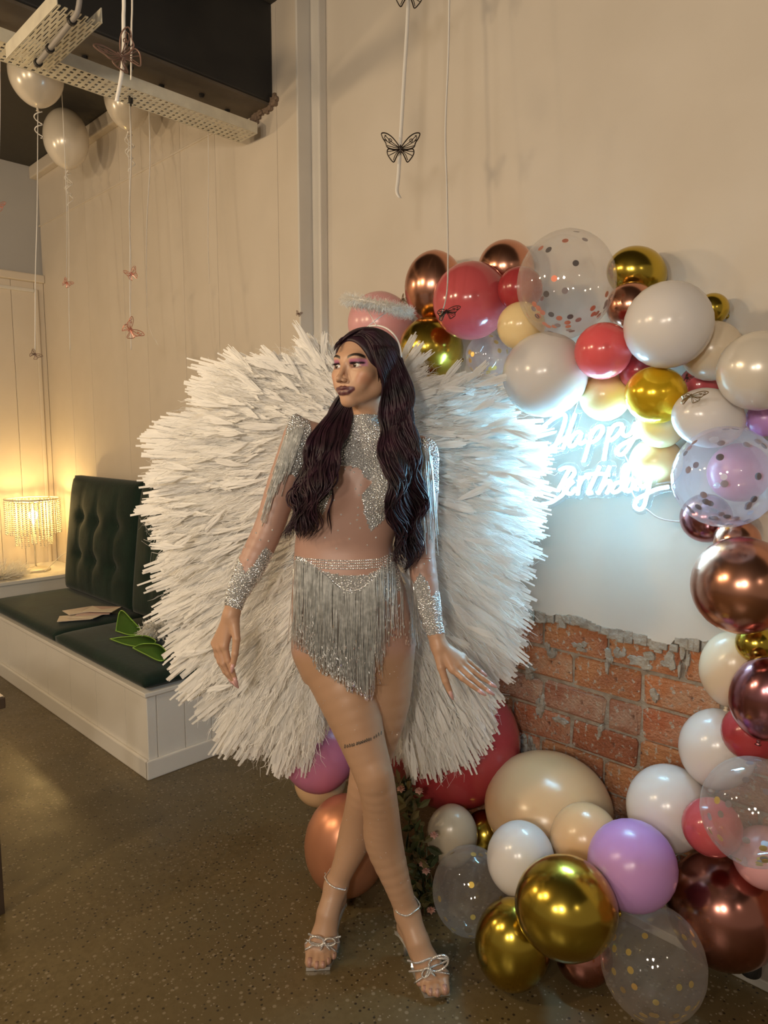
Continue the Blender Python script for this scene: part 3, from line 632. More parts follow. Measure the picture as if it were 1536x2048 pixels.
# table: px, py, rx, ry, material, gap behind (m), crown direction, label, confetti
CR = {'v': lambda c: -np.array(c) + CAM + np.array([.25, 0, .3]), 'u': lambda c: np.array([.12, -.1, 1.0]), 'o': lambda c: np.array([-.3, -1.0, .25]), 's': lambda c: -RV * 1.0 + np.array([0, -.3, .3]), 'r': lambda c: RV + np.array([0, -.5, .2])}
UP = [
 (760, 648, 68, 58, 'pink', .02, 'o', 'pale pink balloon behind the fluffy halo'),
 (868, 574, 59, 70, 'copper', .02, 'u', 'copper chrome balloon touching the pale pink one at the start of the arch'),
 (942, 602, 73, 80, 'rose', .14, 'v', 'glossy rose red balloon with a butterfly ribbon hanging in front'),
 (862, 698, 68, 58, 'gold', .07, 'o', 'gold chrome balloon just above the right wing'),
 (1012, 537, 53, 57, 'copper', .01, 'o', 'dark copper chrome balloon between the rose red and clear confetti ones'),
 (1040, 578, 42, 46, 'red', .10, 'o', 'deep red balloon squeezed beside the clear confetti balloon at the arch top'),
 (1132, 567, 97, 103, 'clear', .17, 'u', 'large clear balloon with dark and rose confetti at the arch top', (['dark', 'silver', 'rosey', 'rosey'], 44, .75)),
 (1273, 545, 60, 50, 'gold', .01, 's', 'olive gold chrome balloon at the arch top against the plaster'),
 (1262, 612, 48, 46, 'copper', .09, 'o', 'copper chrome balloon between the clear confetti and large white balloons'),
 (1042, 652, 48, 47, 'cream', .13, 'v', 'small peach yellow balloon under the clear confetti balloon'),
 (975, 712, 42, 44, 'clearpink', .05, 'o', 'small pink tinted balloon with gold confetti at the wing top', (['gold'], 16, .3)),
 (1090, 750, 84, 84, 'white', .13, 'v', 'big white balloon hanging just above the neon sign'),
 (1206, 702, 55, 57, 'coral', .22, 'v', 'small coral red balloon with its crown facing out'),
 (1336, 650, 85, 86, 'white', .17, 'v', 'big white balloon right of the small coral one'),
 (1425, 618, 30, 32, 'gold', .02, 'o', 'gold chrome balloon peeping out behind the big white one'),
 (1424, 702, 56, 62, 'ivory', .05, 'o', 'cream pearl balloon between two white balloons'),
 (1518, 742, 79, 78, 'pearl', .12, 'o', 'pearl white balloon at the outer bend of the arch'),
 (1312, 790, 62, 57, 'yellow', .21, 's', 'bright yellow gold balloon above the neon sign'),
 (1210, 792, 52, 47, 'cream', .09, 'o', 'translucent cream balloon between the big white and yellow gold ones'),
 (1276, 742, 40, 34, 'red', .08, 'o', 'deep red balloon hidden above the yellow gold one'),
 (1400, 772, 42, 40, 'rose', .05, 'o', 'red balloon glimpsed above the white balloon with a gold butterfly'),
 (1416, 836, 73, 59, 'white', .15, 's', 'white balloon with a gold butterfly clipped on top'),
 (1322, 850, 46, 46, 'cream', .03, 'o', 'cream yellow balloon just behind the word Happy'),
 (1312, 925, 52, 50, 'cream', .015, 'o', 'cream yellow balloon just behind the word Birthday'),
 (1450, 954, 98, 105, 'clearpink', .17, 'v', 'large clear pink balloon with dark confetti beside the neon sign', (['dark', 'silver', 'silver'], 40, .2)),
 (1478, 945, 56, 62, 'hot', .01, 'o', 'pink balloon seen through the large clear pink one'),
 (1530, 838, 34, 36, 'lilac', .10, 'o', 'small lilac balloon above the large clear pink one'),
 (1412, 1036, 46, 52, 'mauve', .03, 'o', 'dark red chrome balloon below the neon sign cable'),
 (1474, 1082, 52, 36, 'copper', .12, 'o', 'small copper balloon pinched on top of the huge copper one'),
 (1482, 1170, 92, 98, 'copper', .16, 's', 'huge copper chrome balloon at mid height of the arch'),
 (1512, 1287, 40, 36, 'gold', .13, 'o', 'small gold balloon directly under the huge copper one'),
 (1465, 1337, 62, 77, 'ivory', .05, 'u', 'ivory balloon overlapping the brick and plaster edge'),
 (1532, 1396, 68, 86, 'mauve', .18, 'u', 'mauve chrome balloon beside the ivory one'),
 (1434, 1497, 72, 80, 'white', .06, 'u', 'white balloon in front of the bricks above the lower white one'),
 (1502, 1466, 56, 54, 'red', .12, 'o', 'red balloon under the mauve chrome one'),
 (1336, 1616, 80, 86, 'white', .10, 'u', 'lower white balloon in front of the bricks'),
 (1424, 1654, 55, 58, 'rose', .22, 'o', 'red balloon wedged beside the clear balloon with gold dots'),
 (1508, 1622, 100, 107, 'clear', .28, 'u', 'large clear balloon with gold dots at the outer side of the arch', (['gold', 'silver', 'silver'], 34, .1)),
 (1530, 1715, 60, 60, 'pink', .10, 'o', 'pink balloon seen below the large clear gold dotted one'),
]
FLOORB = [
 # px, py, rx, ry, material, distance mode value hd, crown, label
 (1264, 1730, 83, 90, 'lilac', 1.83, 'v', 'lilac balloon on top of the floor pile'),
 (1446, 1818, 107, 112, 'bronze', 1.80, 'u', 'big rose copper chrome balloon on the floor pile beside the lilac one'),
 (1306, 1925, 101, 112, 'clear', 'floor', 'u', 'large clear balloon with gold confetti resting on the floor', (['gold'], 36, .55)),
 (1131, 1814, 101, 97, 'gold', 1.76, 's', 'big gold chrome balloon leaning over the smaller gold one'),
 (1025, 1888, 75, 91, 'gold', 'floor', 'u', 'gold chrome balloon standing on the floor near the sandal'),
 (1041, 1718, 67, 75, 'white', 1.86, 'u', 'small white balloon above the gold ones'),
 (1096, 1614, 126, 100, 'peach', 2.12, 'u', 'huge peach balloon leaning against the brick wall'),
 (1170, 1682, 69, 75, 'peach', 1.93, 'u', 'medium peach balloon in front of the huge peach one'),
 (940, 1781, 75, 89, 'clear', 'floor', 'u', 'small clear balloon with gold flecks on the floor behind the foot', (['gold'], 14, .0)),
 (904, 1671, 51, 64, 'champagne', 2.14, 'u', 'champagne balloon beside the leafy garland'),
 (905, 1482, 134, 128, 'red', 2.39, 'u', 'huge deep red balloon behind the right wing tip'),
 (638, 1508, 72, 76, 'hot', 2.32, 'u', 'orchid pink balloon between the left wing and the legs'),
 (640, 1562, 56, 44, 'peach', 2.42, 'o', 'peach balloon mostly hidden under the orchid pink one'),
 (692, 1690, 83, 104, 'matte', 'floor', 'u', 'big matte copper balloon on the floor behind the legs'),
 (1168, 1912, 58, 52, 'bronze', 'floor', 'o', 'shaded copper balloon on the floor behind the gold ones'),
 (972, 1668, 46, 46, 'gold', 2.18, 'o', 'dark gold balloon between the champagne and huge peach balloons'),
 (1338, 1772, 44, 46, 'champagne', 1.98, 'o', 'beige balloon hidden behind the lilac and rose copper ones'),
]
BAL = []
for row in UP:
    px, py, rx, ry, key, gap, cr, lab = row[:8]; rpx = (rx + ry) / 2; Yc = YR - .1
    for _ in range(12):
        dep = Yc / ray(px, py)[1]; r = rpx * dep / FPX; Yc = YR - .012 - gap - r
    BAL.append([row, dep, False, 'arch balloons'])
for row in FLOORB:
    px, py, rx, ry, key, hd, cr, lab = row[:8]
    if hd == 'floor':
        dep = 2.0
        for _ in range(20): dep = (ry * dep / FPX * 1.03 + .002 - CAMH) / ray(px, py)[2]
    else: dep = hd / (CP + (1024 - py) / FPX * SP)
    BAL.append([row, dep, hd == 'floor', 'floor pile balloons'])
d0 = [b[1] for b in BAL]; rp = [(b[0][2] + b[0][3]) / 2 / FPX for b in BAL]; RY = [ray(b[0][0], b[0][1]) for b in BAL]
for it in range(260):                              # let neighbours settle so that they only press lightly on each other
    for i in range(len(BAL)):
        for j in range(i + 1, len(BAL)):
            ci, cj = RY[i] * BAL[i][1], RY[j] * BAL[j][1]; g = np.linalg.norm(ci - cj) - .95 * (rp[i] * BAL[i][1] + rp[j] * BAL[j][1])
            if g < 0:
                f, b = (i, j) if BAL[i][1] < BAL[j][1] else (j, i)
                if not BAL[f][2]: BAL[f][1] = max(BAL[f][1] + g * .15, d0[f] - .13)
                if not BAL[b][2]:
                    lim = (YR - .012) / (RY[b][1] + rp[b]); zf = (CAMH - .004) / (rp[b] - RY[b][2]) if RY[b][2] < rp[b] - .05 else 99
                    BAL[b][1] = min(BAL[b][1] - g * .15, lim, max(zf, d0[b]))
for row, dep, flr, grp in BAL:
    px, py, rx, ry, key, _, cr, lab = row[:8]; conf = row[8] if len(row) > 8 else None
    c = CAM + ray(px, py) * dep; eq, hl = rx * dep / FPX, ry * dep / FPX
    if cr in 'vo': eq = (eq + hl) / 2; hl = eq * 1.03
    if cr in 'rs': eq, hl = hl, eq
    balloon(c, eq, hl, key, CR[cr](c), lab, grp, conf=conf)
# helium balloons under the ceiling
M_ribbon = mat('white_curling_ribbon', (.78, .75, .70), .3)
def ceiling_balloon(px, py, rx, ry, ribbon_end, lab, n2):
    dep = 4.0
    for _ in range(20): dep = (ZC - ry * dep / FPX * 1.02 - .012 - CAMH) / ray(px, py)[2]
    c = CAM + ray(px, py) * dep; r, hl = rx * dep / FPX, ry * dep / FPX
    o = balloon(c, r, hl, 'pearl', (0.02, 0, 1), lab, 'helium balloons under the ceiling')
    k = c + np.array([0, 0, -hl * 1.08 - .012])
    if ribbon_end:
        e = atd(*ribbon_end, dep)
        P = spline([k, k * .6 + e * .4 + [.006, 0, 0], k * .3 + e * .7 - [.006, 0, 0], e], 30); MB().tube(P, .0022, 5).make('ribbon', M_ribbon, o, True)
    for s_ in range(n2):                        # curled tail by the knot
        t = np.linspace(0, 1, 40); P = np.stack([k[0] + .018 * np.sin(t * 14 + s_ * 2) * (1 - .3 * t) + .02 * s_, k[1] + .018 * np.cos(t * 14 + s_ * 2), k[2] - .13 * t * (1 + .5 * s_)], 1); MB().tube(P, .0028, 5).make('curled_tail', M_ribbon, o, True)
    return o, k, dep
_, _, DEP1 = ceiling_balloon(72, 148, 52, 59, (70, 700), 'pearl helium balloon hanging below the cable tray crossing', 1)
ceiling_balloon(132, 277, 43, 56, (140, 700), 'pearl helium balloon nearest the ceiling corner', 2)
ceiling_balloon(254, 196, 44, 58, (262, 700), 'pearl helium balloon behind the long cable tray', 2)
# ================================================================== neon sign
YS = YR - .165
SIGN = [
 [(155,325),(230,262),(310,218),(345,218),(350,262),(320,360),(280,450),(245,525)], [(440,205),(400,320),(362,430),(328,520)], [(225,505),(290,462),(350,418),(392,398)],
 [(500,395),(462,366),(420,398),(385,458),(392,494),(432,480),(485,400),(470,450),(488,472),(535,440)],
 [(592,345),(562,450),(532,560),(510,630)], [(575,400),(620,332),(670,320),(676,362),(640,420),(592,455),(556,452)],
 [(742,325),(722,430),(702,530),(690,620)], [(735,390),(780,312),(840,300),(846,342),(802,402),(752,440),(722,434)],
 [(862,315),(848,372),(876,402),(930,372),(968,285)], [(1002,285),(962,400),(920,480),(870,548),(830,570),(802,540),(832,490),(900,450),(980,412),(1060,396),(1150,385)],
 [(300,702),(352,680),(412,690),(430,730),(392,780),(335,828),(318,850),(340,872),(330,915),(282,952),(222,988),(152,1000)], [(385,700),(330,800),(285,890)],
 [(425,800),(372,850),(362,898),(402,910),(445,858)], [(484,755),(470,840),(460,922)], [(470,842),(500,780),(540,758),(562,782)],
 [(652,668),(602,780),(562,870),(552,908),(592,900)], [(532,742),(640,735),(742,745)], [(742,668),(692,790),(640,912)], [(655,880),(700,820),(742,800),(740,852),(712,910)],
 [(832,808),(790,820),(760,870),(780,900),(832,870),(872,800),(902,720),(902,660),(872,668),(850,750),(850,850),(882,890)],
 [(952,788),(910,790),(880,850),(900,890),(942,850),(962,788),(960,860),(995,872)],
 [(1010,725),(1000,810),(1030,850),(1072,810),(1112,730)], [(1112,738),(1082,850),(1060,950),(1040,1020),(1000,1050),(960,1020),(980,960),(1050,920),(1150,872),(1262,850)]]
def spx(p): return onY(1050 + p[0] * .22786, 780 + p[1] * .22786, YS)
M_neon = mat('neon_tube', (1, 1, 1), .4, emit=((.30, .70, 1.0), 100))
M_base = mat('grey_silicone', (.22, .24, .26), .7)
c0 = spx((640, 1000)); sign = empty('neon_sign', (c0[0], YS, c0[2]), 'white neon sign reading Happy Birthday hung below the balloon arch', 'neon sign')
S2 = []
for i, s_ in enumerate(SIGN):
    P = spline([spx(p) for p in s_], max(12, 5 * len(s_))); S2.append(P)
    MB().tube(P - [0, .0012, 0], .0042, 8).make('neon_stroke', M_neon, sign, True)
    T = np.gradient(P, axis=0); T[:, 1] = 0; T /= np.linalg.norm(T, axis=1)[:, None] + 1e-9; N2 = np.stack([T[:, 2], 0 * T[:, 0], -T[:, 0]], 1); V = []; F = []
    for p, n_ in zip(P, N2): V += [p + n_ * .006 + [0, .003, 0], p - n_ * .006 + [0, .003, 0], p - n_ * .006 + [0, .006, 0], p + n_ * .006 + [0, .006, 0]]
    for k in range(len(P) - 1):
        for m_ in range(4): F.append((4 * k + m_, 4 * k + (m_ + 1) % 4, 4 * k + 4 + (m_ + 1) % 4, 4 * k + 4 + m_))
    F += [(3, 2, 1, 0), tuple(range(4 * len(P) - 4, 4 * len(P)))]
    obj('stroke_base', V, F, M_base, sign)
# clear acrylic backing cut around the letters
A = np.vstack(S2); lo = A.min(0) - .03; hi = A.max(0) + .03; g = SDF((lo[0], YS + .008, lo[2]), (hi[0], YS + .020, hi[2]), .003)
gx = (g.lo[0] + g.h * np.arange(g.n[0]))[:, None]; gz = (g.lo[2] + g.h * np.arange(g.n[2]))[None, :]
D2 = np.full((g.n[0], g.n[2]), 1.0)
for P in S2:
    for a, b in zip(P[:-1], P[1:]):
        ab = b - a; L2 = ab[0] ** 2 + ab[2] ** 2 + 1e-12; t = np.clip(((gx - a[0]) * ab[0] + (gz - a[2]) * ab[2]) / L2, 0, 1)
        D2 = np.minimum(D2, np.sqrt((gx - a[0] - t * ab[0]) ** 2 + (gz - a[2] - t * ab[2]) ** 2))
gy = np.abs(g.lo[1] + g.h * np.arange(g.n[1]) - (YS + .014))[None, :, None] - .0028
g.D = np.maximum((D2 - .0165)[:, None, :], gy).astype(np.float32)
V, F = g.mesh()
ac = obj('acrylic_backing', V, F, clear_mat('clear_acrylic', (.80, .88, .92), .012), sign); ac['label'] = 'clear acrylic sheet cut around the letters'
def chain_link(P, r, name, parent, m):
    n = max(4, int(np.linalg.norm(np.diff(P, axis=0), axis=1).sum() / .006)); Q = spline(P, n); mb = MB()
    for i, q in enumerate(Q[:-1]): mb.tube([q, (q + Q[i + 1]) / 2 + np.array([.0012 * (-1) ** i, 0, 0]), Q[i + 1]], r, 4)
    return mb.make(name, m, parent)
chain_link(np.array([spx((432, 195)), spx((490, 40)), spx((560, -120))]), .0013, 'hanging_chain', sign, M_galv)
chain_link(np.array([spx((975, 280)), spx((985, 100)), spx((990, -60))]), .0013, 'hanging_chain', sign, M_galv)
q = [onY(1292, 1018, YS), onY(1318, 1036, YS + .02), onY(1358, 1043, YS + .05), onY(1400, 1036, YS + .09)]
MB().tube(spline(q, 20), .0022, 6).make('power_lead', mat('white_lead', (.8, .8, .8), .4), sign, True)
q = [spx((865, 560)), spx((905, 640)), spx((940, 720)), spx((930, 880)), spx((990, 990))]
MB().tube(spline(q, 20) + [0, .004, 0], .0016, 6).make('jumper_lead', mat('clear_lead', (.75, .78, .8), .4), sign, True)

# ================================================================== butterflies and ribbons
M_bf = dict(dark=mat('dark_filigree', (.035, .025, .02), .4, .5), rose=mat('rose_foil', (.72, .30, .22), .28, .7), gold=mat('bronze_foil', (.30, .20, .08), .3, .8), pale=mat('dull_rose_foil', (.22, .13, .10), .5, .3))
UPW = [(.0, .0), (.12, .16), (.30, .34), (.50, .44), (.66, .42), (.62, .28), (.52, .14), (.46, .0), (.25, -.05), (0, -.02)]
LOW = [(.0, -.02), (.2, -.07), (.42, -.05), (.46, -.2), (.36, -.36), (.24, -.46), (.16, -.32), (.08, -.16), (0, -.08)]
VEINS = [[(.05, .03), (.3, .17), (.56, .38)], [(.05, .02), (.3, .1), (.58, .24)], [(.05, .0), (.28, .02), (.47, .05)], [(.38, .16), (.42, .24), (.36, .28), (.3, .22), (.38, .16)],
         [(.05, -.05), (.22, -.16), (.40, -.26)], [(.05, -.06), (.18, -.22), (.25, -.40)], [(.04, -.05), (.25, -.1), (.44, -.14)], [(.5, .38), (.56, .3), (.48, .2)]]
def butterfly(name, c, size, key, M, label, group='hanging butterflies', fold=.35):
    o = empty(name, c, label, 'butterfly', group)
    T = Matrix.Translation(Vector([float(v) for v in c])) @ M @ Matrix.Scale(size, 4)
    th = (.021 if size > .035 else .028) * size
    for s_ in (1, -1):
        R = Matrix.Rotation(-s_ * fold, 4, 'Z')
        tr = lambda P: [T @ (R @ Vector((s_ * p[0], 0, p[1]))) for p in P]
        up = MB(); lw = MB()
        up.tube(tr(spline(UPW + [UPW[0]], 34)), th, 4, False); lw.tube(tr(spline(LOW + [LOW[0]], 30)), th, 4, False)
        for i, v in enumerate(VEINS): (lw if i in (4, 5, 6) else up).tube(tr(spline(v, 8)), th * .75, 3)
        up.make('upper_wing', M_bf[key], o); lw.make('lower_wing', M_bf[key], o)
    b = MB(); b.tube([T @ Vector((0, 0, .12)), T @ Vector((0, -.01, 0)), T @ Vector((0, 0, -.2))], [.02 * size, .035 * size, .012 * size], 6); b.make('body', M_bf[key], o)
    return o
def bf(px, py, dep, wpx, key, yaw, roll, pitch, label, fold=.35, group='hanging butterflies'):
    c = atd(px, py, dep); size = wpx * dep / FPX / 1.25
    M = Matrix.Rotation(YAW + yaw, 4, 'Z') @ Matrix.Rotation(pitch, 4, 'X') @ Matrix.Rotation(roll, 4, 'Y')
    o = butterfly('paper_butterfly', c, size, key, M, label, group, fold)
    return c
bf(801, 297, 2.25, 74, 'dark', 0, 0, 0, 'dark filigree butterfly hanging on the short white ribbon', .25)
bf(818, -14, 2.25, 74, 'dark', 0, .1, .1, 'dark filigree butterfly on the upper end of the short white ribbon', .25)
bf(892, 622, 2.05, 52, 'dark', .5, -.4, .9, 'dark filigree butterfly tilted in front of the rose red balloon', .5)
bf(806, 598, 2.60, 26, 'gold', .6, .3, .4, 'tiny bronze butterfly on the edge of the copper balloon', .6)
bf(1381, 791, 1.68, 54, 'gold', .2, -.2, .9, 'bronze filigree butterfly clipped on the white balloon', .4)
bf(133, 565, 3.6, 24, 'rose', .6, .5, .4, 'small rose foil butterfly near the far wall corner', .7)
bf(262, 547, 3.25, 32, 'rose', .5, -.5, .3, 'rose foil butterfly on the double ribbon above another', .7)
bf(261, 659, 3.25, 44, 'rose', .7, .9, .2, 'larger rose foil butterfly at the end of the double ribbon', .4)
bf(70, 708, DEP1, 26, 'pale', .4, .7, .5, 'small dull butterfly at the end of the balloon ribbon over the lamp', .6)
bf(-4, 410, 3.0, 30, 'rose', .3, .3, .3, 'rose foil butterfly half in view before the far wall', .5)
bf(242, 112, 1.9, 92, 'pale', .55, -.7, -.2, 'dusky paper butterfly hanging close under the beam', .35)
bf(597, 627, (YL - .006) / ray(597, 627)[1], 14, 'pale', .3, .3, .3, 'tiny pale butterfly by the wall step above the wing', .5)
bf(1374, 755, 1.80, 22, 'dark', .3, .3, .5, 'small dark butterfly tucked between the yellow gold and cream pearl balloons', .4)
def strip(name, pts, dep, wmm, label, twist=0.0):
    q = [atd(x, y, dep) for x, y in pts]; q = [np.array([q[0][0], q[0][1], ZC])] + q if q[0][2] < ZC - .02 else q; q[0][2] = min(q[0][2], ZC)
    P = spline(q, max(10, 6 * len(q))); n = len(P); V = []; F = []
    for i, p in enumerate(P):
        a = twist * i / n; sd = RV * math.cos(a) + FH * math.sin(a); nn = FH * math.cos(a) - RV * math.sin(a)
        for s_, t_ in ((-1, -1), (1, -1), (1, 1), (-1, 1)): V.append(p + sd * s_ * wmm / 2000 + nn * t_ * .0002)
    for i in range(n - 1):
        for k in range(4): F.append((4 * i + k, 4 * i + (k + 1) % 4, 4 * i + 4 + (k + 1) % 4, 4 * i + 4 + k))
    F += [(3, 2, 1, 0), (4 * n - 4, 4 * n - 3, 4 * n - 2, 4 * n - 1)]
    return tag(obj(name, V, F, M_ribbon, None, True), label, 'ribbon', 'hanging ribbons')
strip('ribbon', [(818, -60), (815, 40), (808, 160), (801, 280), (797, 350), (794, 382), (800, 396)], 2.262, 12, 'short white ribbon strung with two dark butterflies', .3)
strip('ribbon', [(899, -60), (897, 100), (891, 260), (894, 380), (896, 520), (893, 590), (880, 640)], 2.06, 6, 'thin white ribbon falling in front of the rose red balloon', 1.0)
strip('ribbon', [(246, -60), (247, 40), (247, 100), (243, 150), (233, 203)], 1.91, 10, 'white ribbon holding the dusky butterfly under the beam', .4)
strip('ribbon', [(263, -60), (263, 60), (262, 160)], 1.95, 5, 'thin white ribbon beside the dusky butterfly', .2)
strip('ribbon', [(262, 285), (259, 420), (262, 540), (261, 640)], 3.25, 7, 'double ribbon carrying two rose butterflies', 2.0)
strip('ribbon', [(300, 300), (294, 440), (293, 560), (298, 650), (316, 690)], 3.35, 5, 'thin ribbon dangling beside the double butterfly ribbon', 2.5)
strip('ribbon', [(417, 300), (416, 460), (418, 545), (418, 568)], 3.2, 3, 'fine thread hanging before the boarded wall above the wing', 1.5)
# wires that carry the twisting rose butterfly
strip('ribbon', [(-2, -40), (0, 200), (-3, 405)], 3.0, 4, 'thin ribbon holding the butterfly half in view', .5)
strip('ribbon', [(131, 340), (134, 450), (133, 560)], 3.6, 4, 'thin ribbon holding the small rose butterfly by the corner', 1.5)
# ================================================================== the person (built in the person frame, then turned into the world)
TURN = Matrix(((RV[0], FH[0], 0, 0), (RV[1], FH[1], 0, 0), (0, 0, 1, 0), (0, 0, 0, 1)))
def pobj(name, V, F, m, parent, smooth=True, **k): return obj(name, p2w(np.asarray(V, float)), F, m, parent, smooth, **k)
class PB(MB):
    def make(s, name, m, parent=None, smooth=True, **k): return pobj(name, np.array(s.V), s.F, m, parent, smooth, **k)
def pz(px, py, z):                  # person-frame point on the pixel ray at height z
    e = (1024 - py) / FPX; d = (z - CAMH) / (e * CP - SP); return np.array([d * (px - 768) / FPX, d * (CP + e * SP), z])
C_SKIN = np.array([.54, .32, .205]); C_SUIT = np.array([.44, .265, .21]); C_LEG = np.array([.44, .265, .165])
# ---------------- head
PSI = math.radians(38); hf = np.array([-math.sin(PSI), -math.cos(PSI), 0.]); ha = np.array([math.cos(PSI), -math.sin(PSI), 0.]); hz = np.array([0, 0, 1.])
HR = np.array([ha, hf, hz]); HO = pf(691, 731, 1.848) - hf * .078
def hp(a, b, c): return HO + ha * a + hf * b + hz * c
hg = SDF(HO - [.125, .125, .175], HO + [.125, .125, .115], .0016)
def hell(c, r, k=.01, mode='u'): hg.ell(hp(*c), r, k, mode, HR)
def hcone(a, b, r1, r2, k=.01, mode='u'): hg.cone(hp(*a), hp(*b), r1, r2, k, mode)
hell((0, -.012, .022), (.072, .092, .076), 0)
hell((0, .022, -.026), (.056, .060, .076), .025)
for s in (-1, 1):
    hcone((s * .050, -.004, -.034), (s * .044, .010, -.056), .019, .015, .02)
    hcone((s * .044, .010, -.056), (s * .011, .064, -.089), .014, .012, .018)
    hell((s * .042, .054, -.022), (.019, .020, .016), .022)
    hell((s * .029, .064, -.048), (.017, .014, .018), .022)
hell((0, .071, -.089), (.016, .015, .0145), .014)
hell((0, .070, -.060), (.025, .018, .022), .018)
hcone((-.032, .070, .019), (.032, .070, .019), .011, .011, .014)
hcone((0, .076, .012), (0, .101, -.030), .0060, .0062, .010)
hell((0, .1035, -.0345), (.0078, .0085, .0072), .006)
for s in (-1, 1):
    hell((s * .0098, .0945, -.0385), (.0056, .0085, .0055), .005)
    hell((s * .0050, .0985, -.0445), (.0028, .0040, .0025), .003, 's')
    hell((s * .032, .094, -.001), (.019, .016, .013), .008, 's')
    hell((s * .031, .0645, 0), (.0165, .0146, .0140), .004)
    hell((s * .0315, .0805, -.0008), (.0162, .0130, .0050), .002, 's')
hell((0, .094, -.0525), (.0035, .006, .005), .006, 's')
LIPU = [(-.0255, .0765, -.0575), (-.014, .0860, -.0600), (-.005, .0895, -.0580), (0, .0895, -.0592), (.005, .0895, -.0580), (.014, .0860, -.0600), (.027, .0765, -.0570)]
LIPL = [(-.0245, .0765, -.0592), (-.012, .0850, -.0682), (0, .0875, -.0695), (.012, .0850, -.0682), (.0255, .0765, -.0588)]
for P, r0 in ((LIPU, .0046), (LIPL, .0058)):
    for i in range(len(P) - 1): hcone(P[i], P[i + 1], r0 if 0 < i else r0 * .55, r0 if i < len(P) - 2 else r0 * .55, .004)
hcone((-.025, .086, -.0586), (0, .0970, -.0632), .0016, .0016, .0025, 's'); hcone((.0255, .086, -.0582), (0, .0970, -.0632), .0016, .0016, .0025, 's')
for s in (-1, 1):                    # ears
    hell((s * .070, .002, -.012), (.0075, .018, .028), .008); hell((s * .078, .006, -.008), (.005, .010, .016), .005, 's')
NB = pf(728, 872, 1.955)
hg.cone(hp(0, -.022, -.07), NB, .046, .047, .02)
hV, hF = hg.mesh()
L = (hV - HO) @ HR.T; a_, b_, c_ = L[:, 0], L[:, 1], L[:, 2]
hC = np.tile(C_SKIN, (len(hV), 1))
def blend(C, col, wgt): return C * (1 - wgt[:, None]) + np.array(col) * wgt[:, None]
def sstep(x, e0, e1): t = np.clip((x - e0) / (e1 - e0), 0, 1); return t * t * (3 - 2 * t)
front = sstep(b_, .05, .06)
for s in (-1, 1):
    da = a_ * s
    hC = blend(hC, (.50, .16, .32), front * sstep(da, .013, .021) * (1 - sstep(da, .054, .062)) * sstep(c_, -.001, .004) * (1 - sstep(c_, .012, .019)) * .8)
    hC = blend(hC, (.62, .26, .42), front * sstep(da, .042, .048) * (1 - sstep(da, .058, .064)) * sstep(c_, -.006, -.001) * (1 - sstep(c_, .008, .016)) * .7)
    hC = blend(hC, (.13, .035, .09), front * sstep(da, .014, .020) * (1 - sstep(da, .046, .054)) * sstep(c_, .001, .004) * (1 - sstep(c_, .0065, .0115)) * .85)
    hC = blend(hC, (.14, .05, .08), front * sstep(da, .016, .022) * (1 - sstep(da, .044, .050)) * sstep(c_, -.010, -.0065) * (1 - sstep(c_, -.005, -.002)) * .6)
    bc = .0185 + .0075 * np.sin(np.clip((da - .010) / .046, 0, 1) * math.pi * .95) - .004 * sstep(da, .040, .054)
    hC = blend(hC, (.025, .016, .012), front * sstep(da, .010, .014) * (1 - sstep(da, .048, .053)) * (1 - sstep(np.abs(c_ - bc), .0026, .0044)))
    hC = blend(hC, (.02, .01, .012), front * sstep(da, .015, .018) * (1 - sstep(da, .048, .052)) * (1 - sstep(np.abs(c_ - (.0045 + .03 * np.maximum(da - .032, 0))), .0012, .003)))
    hC = blend(hC, C_SKIN * [1.05, .72, .66], sstep(da, .030, .042) * (1 - sstep(da, .056, .066)) * sstep(c_, -.055, -.04) * (1 - sstep(c_, -.024, -.012)) * sstep(b_, .03, .05) * .45)
lp = np.zeros(len(hV))
for P, r0 in ((LIPU, .0060), (LIPL, .0070)):
    P = np.array(P)
    for i in range(len(P) - 1):
        ab = P[i + 1] - P[i]; t = np.clip(((L - P[i]) @ ab) / (ab @ ab), 0, 1); dd = np.linalg.norm(L - P[i] - t[:, None] * ab, axis=1); lp = np.maximum(lp, 1 - sstep(dd, r0 - .0006, r0 + .0014))
hC = blend(hC, (.115, .035, .042), lp)
# ---------------- body
H0 = 1.92
bg = SDF((-.50, 1.60, .0), (.24, 2.13, 1.60), .0042)
SEC = [(846, 702, 768, .050, 1.955), (866, 660, 806, .062, 1.95), (890, 622, 832, .080, 1.94), (930, 612, 828, .094, 1.93), (985, 606, 818, .098, 1.925), (1035, 597, 802, .092, 1.925), (1088, 590, 784, .086, 1.925), (1130, 588, 794, .096, 1.925), (1180, 585, 812, .110, 1.93), (1240, 584, 824, .118, 1.935), (1300, 592, 824, .112, 1.935), (1350, 610, 812, .09, 1.935)]
zs, cx, hw, hdp, cyy = [], [], [], [], []
for y, xl, xr, dh, hd in SEC:
    p0, p1 = pf(xl, y, hd), pf(xr, y, hd); zs.append(p0[2]); cx.append((p0[0] + p1[0]) / 2); hw.append((p1[0] - p0[0]) / 2); hdp.append(dh); cyy.append(hd)
o = np.argsort(zs); zs, cx, hw, hdp, cyy = [np.array(q)[o] for q in (zs, cx, hw, hdp, cyy)]
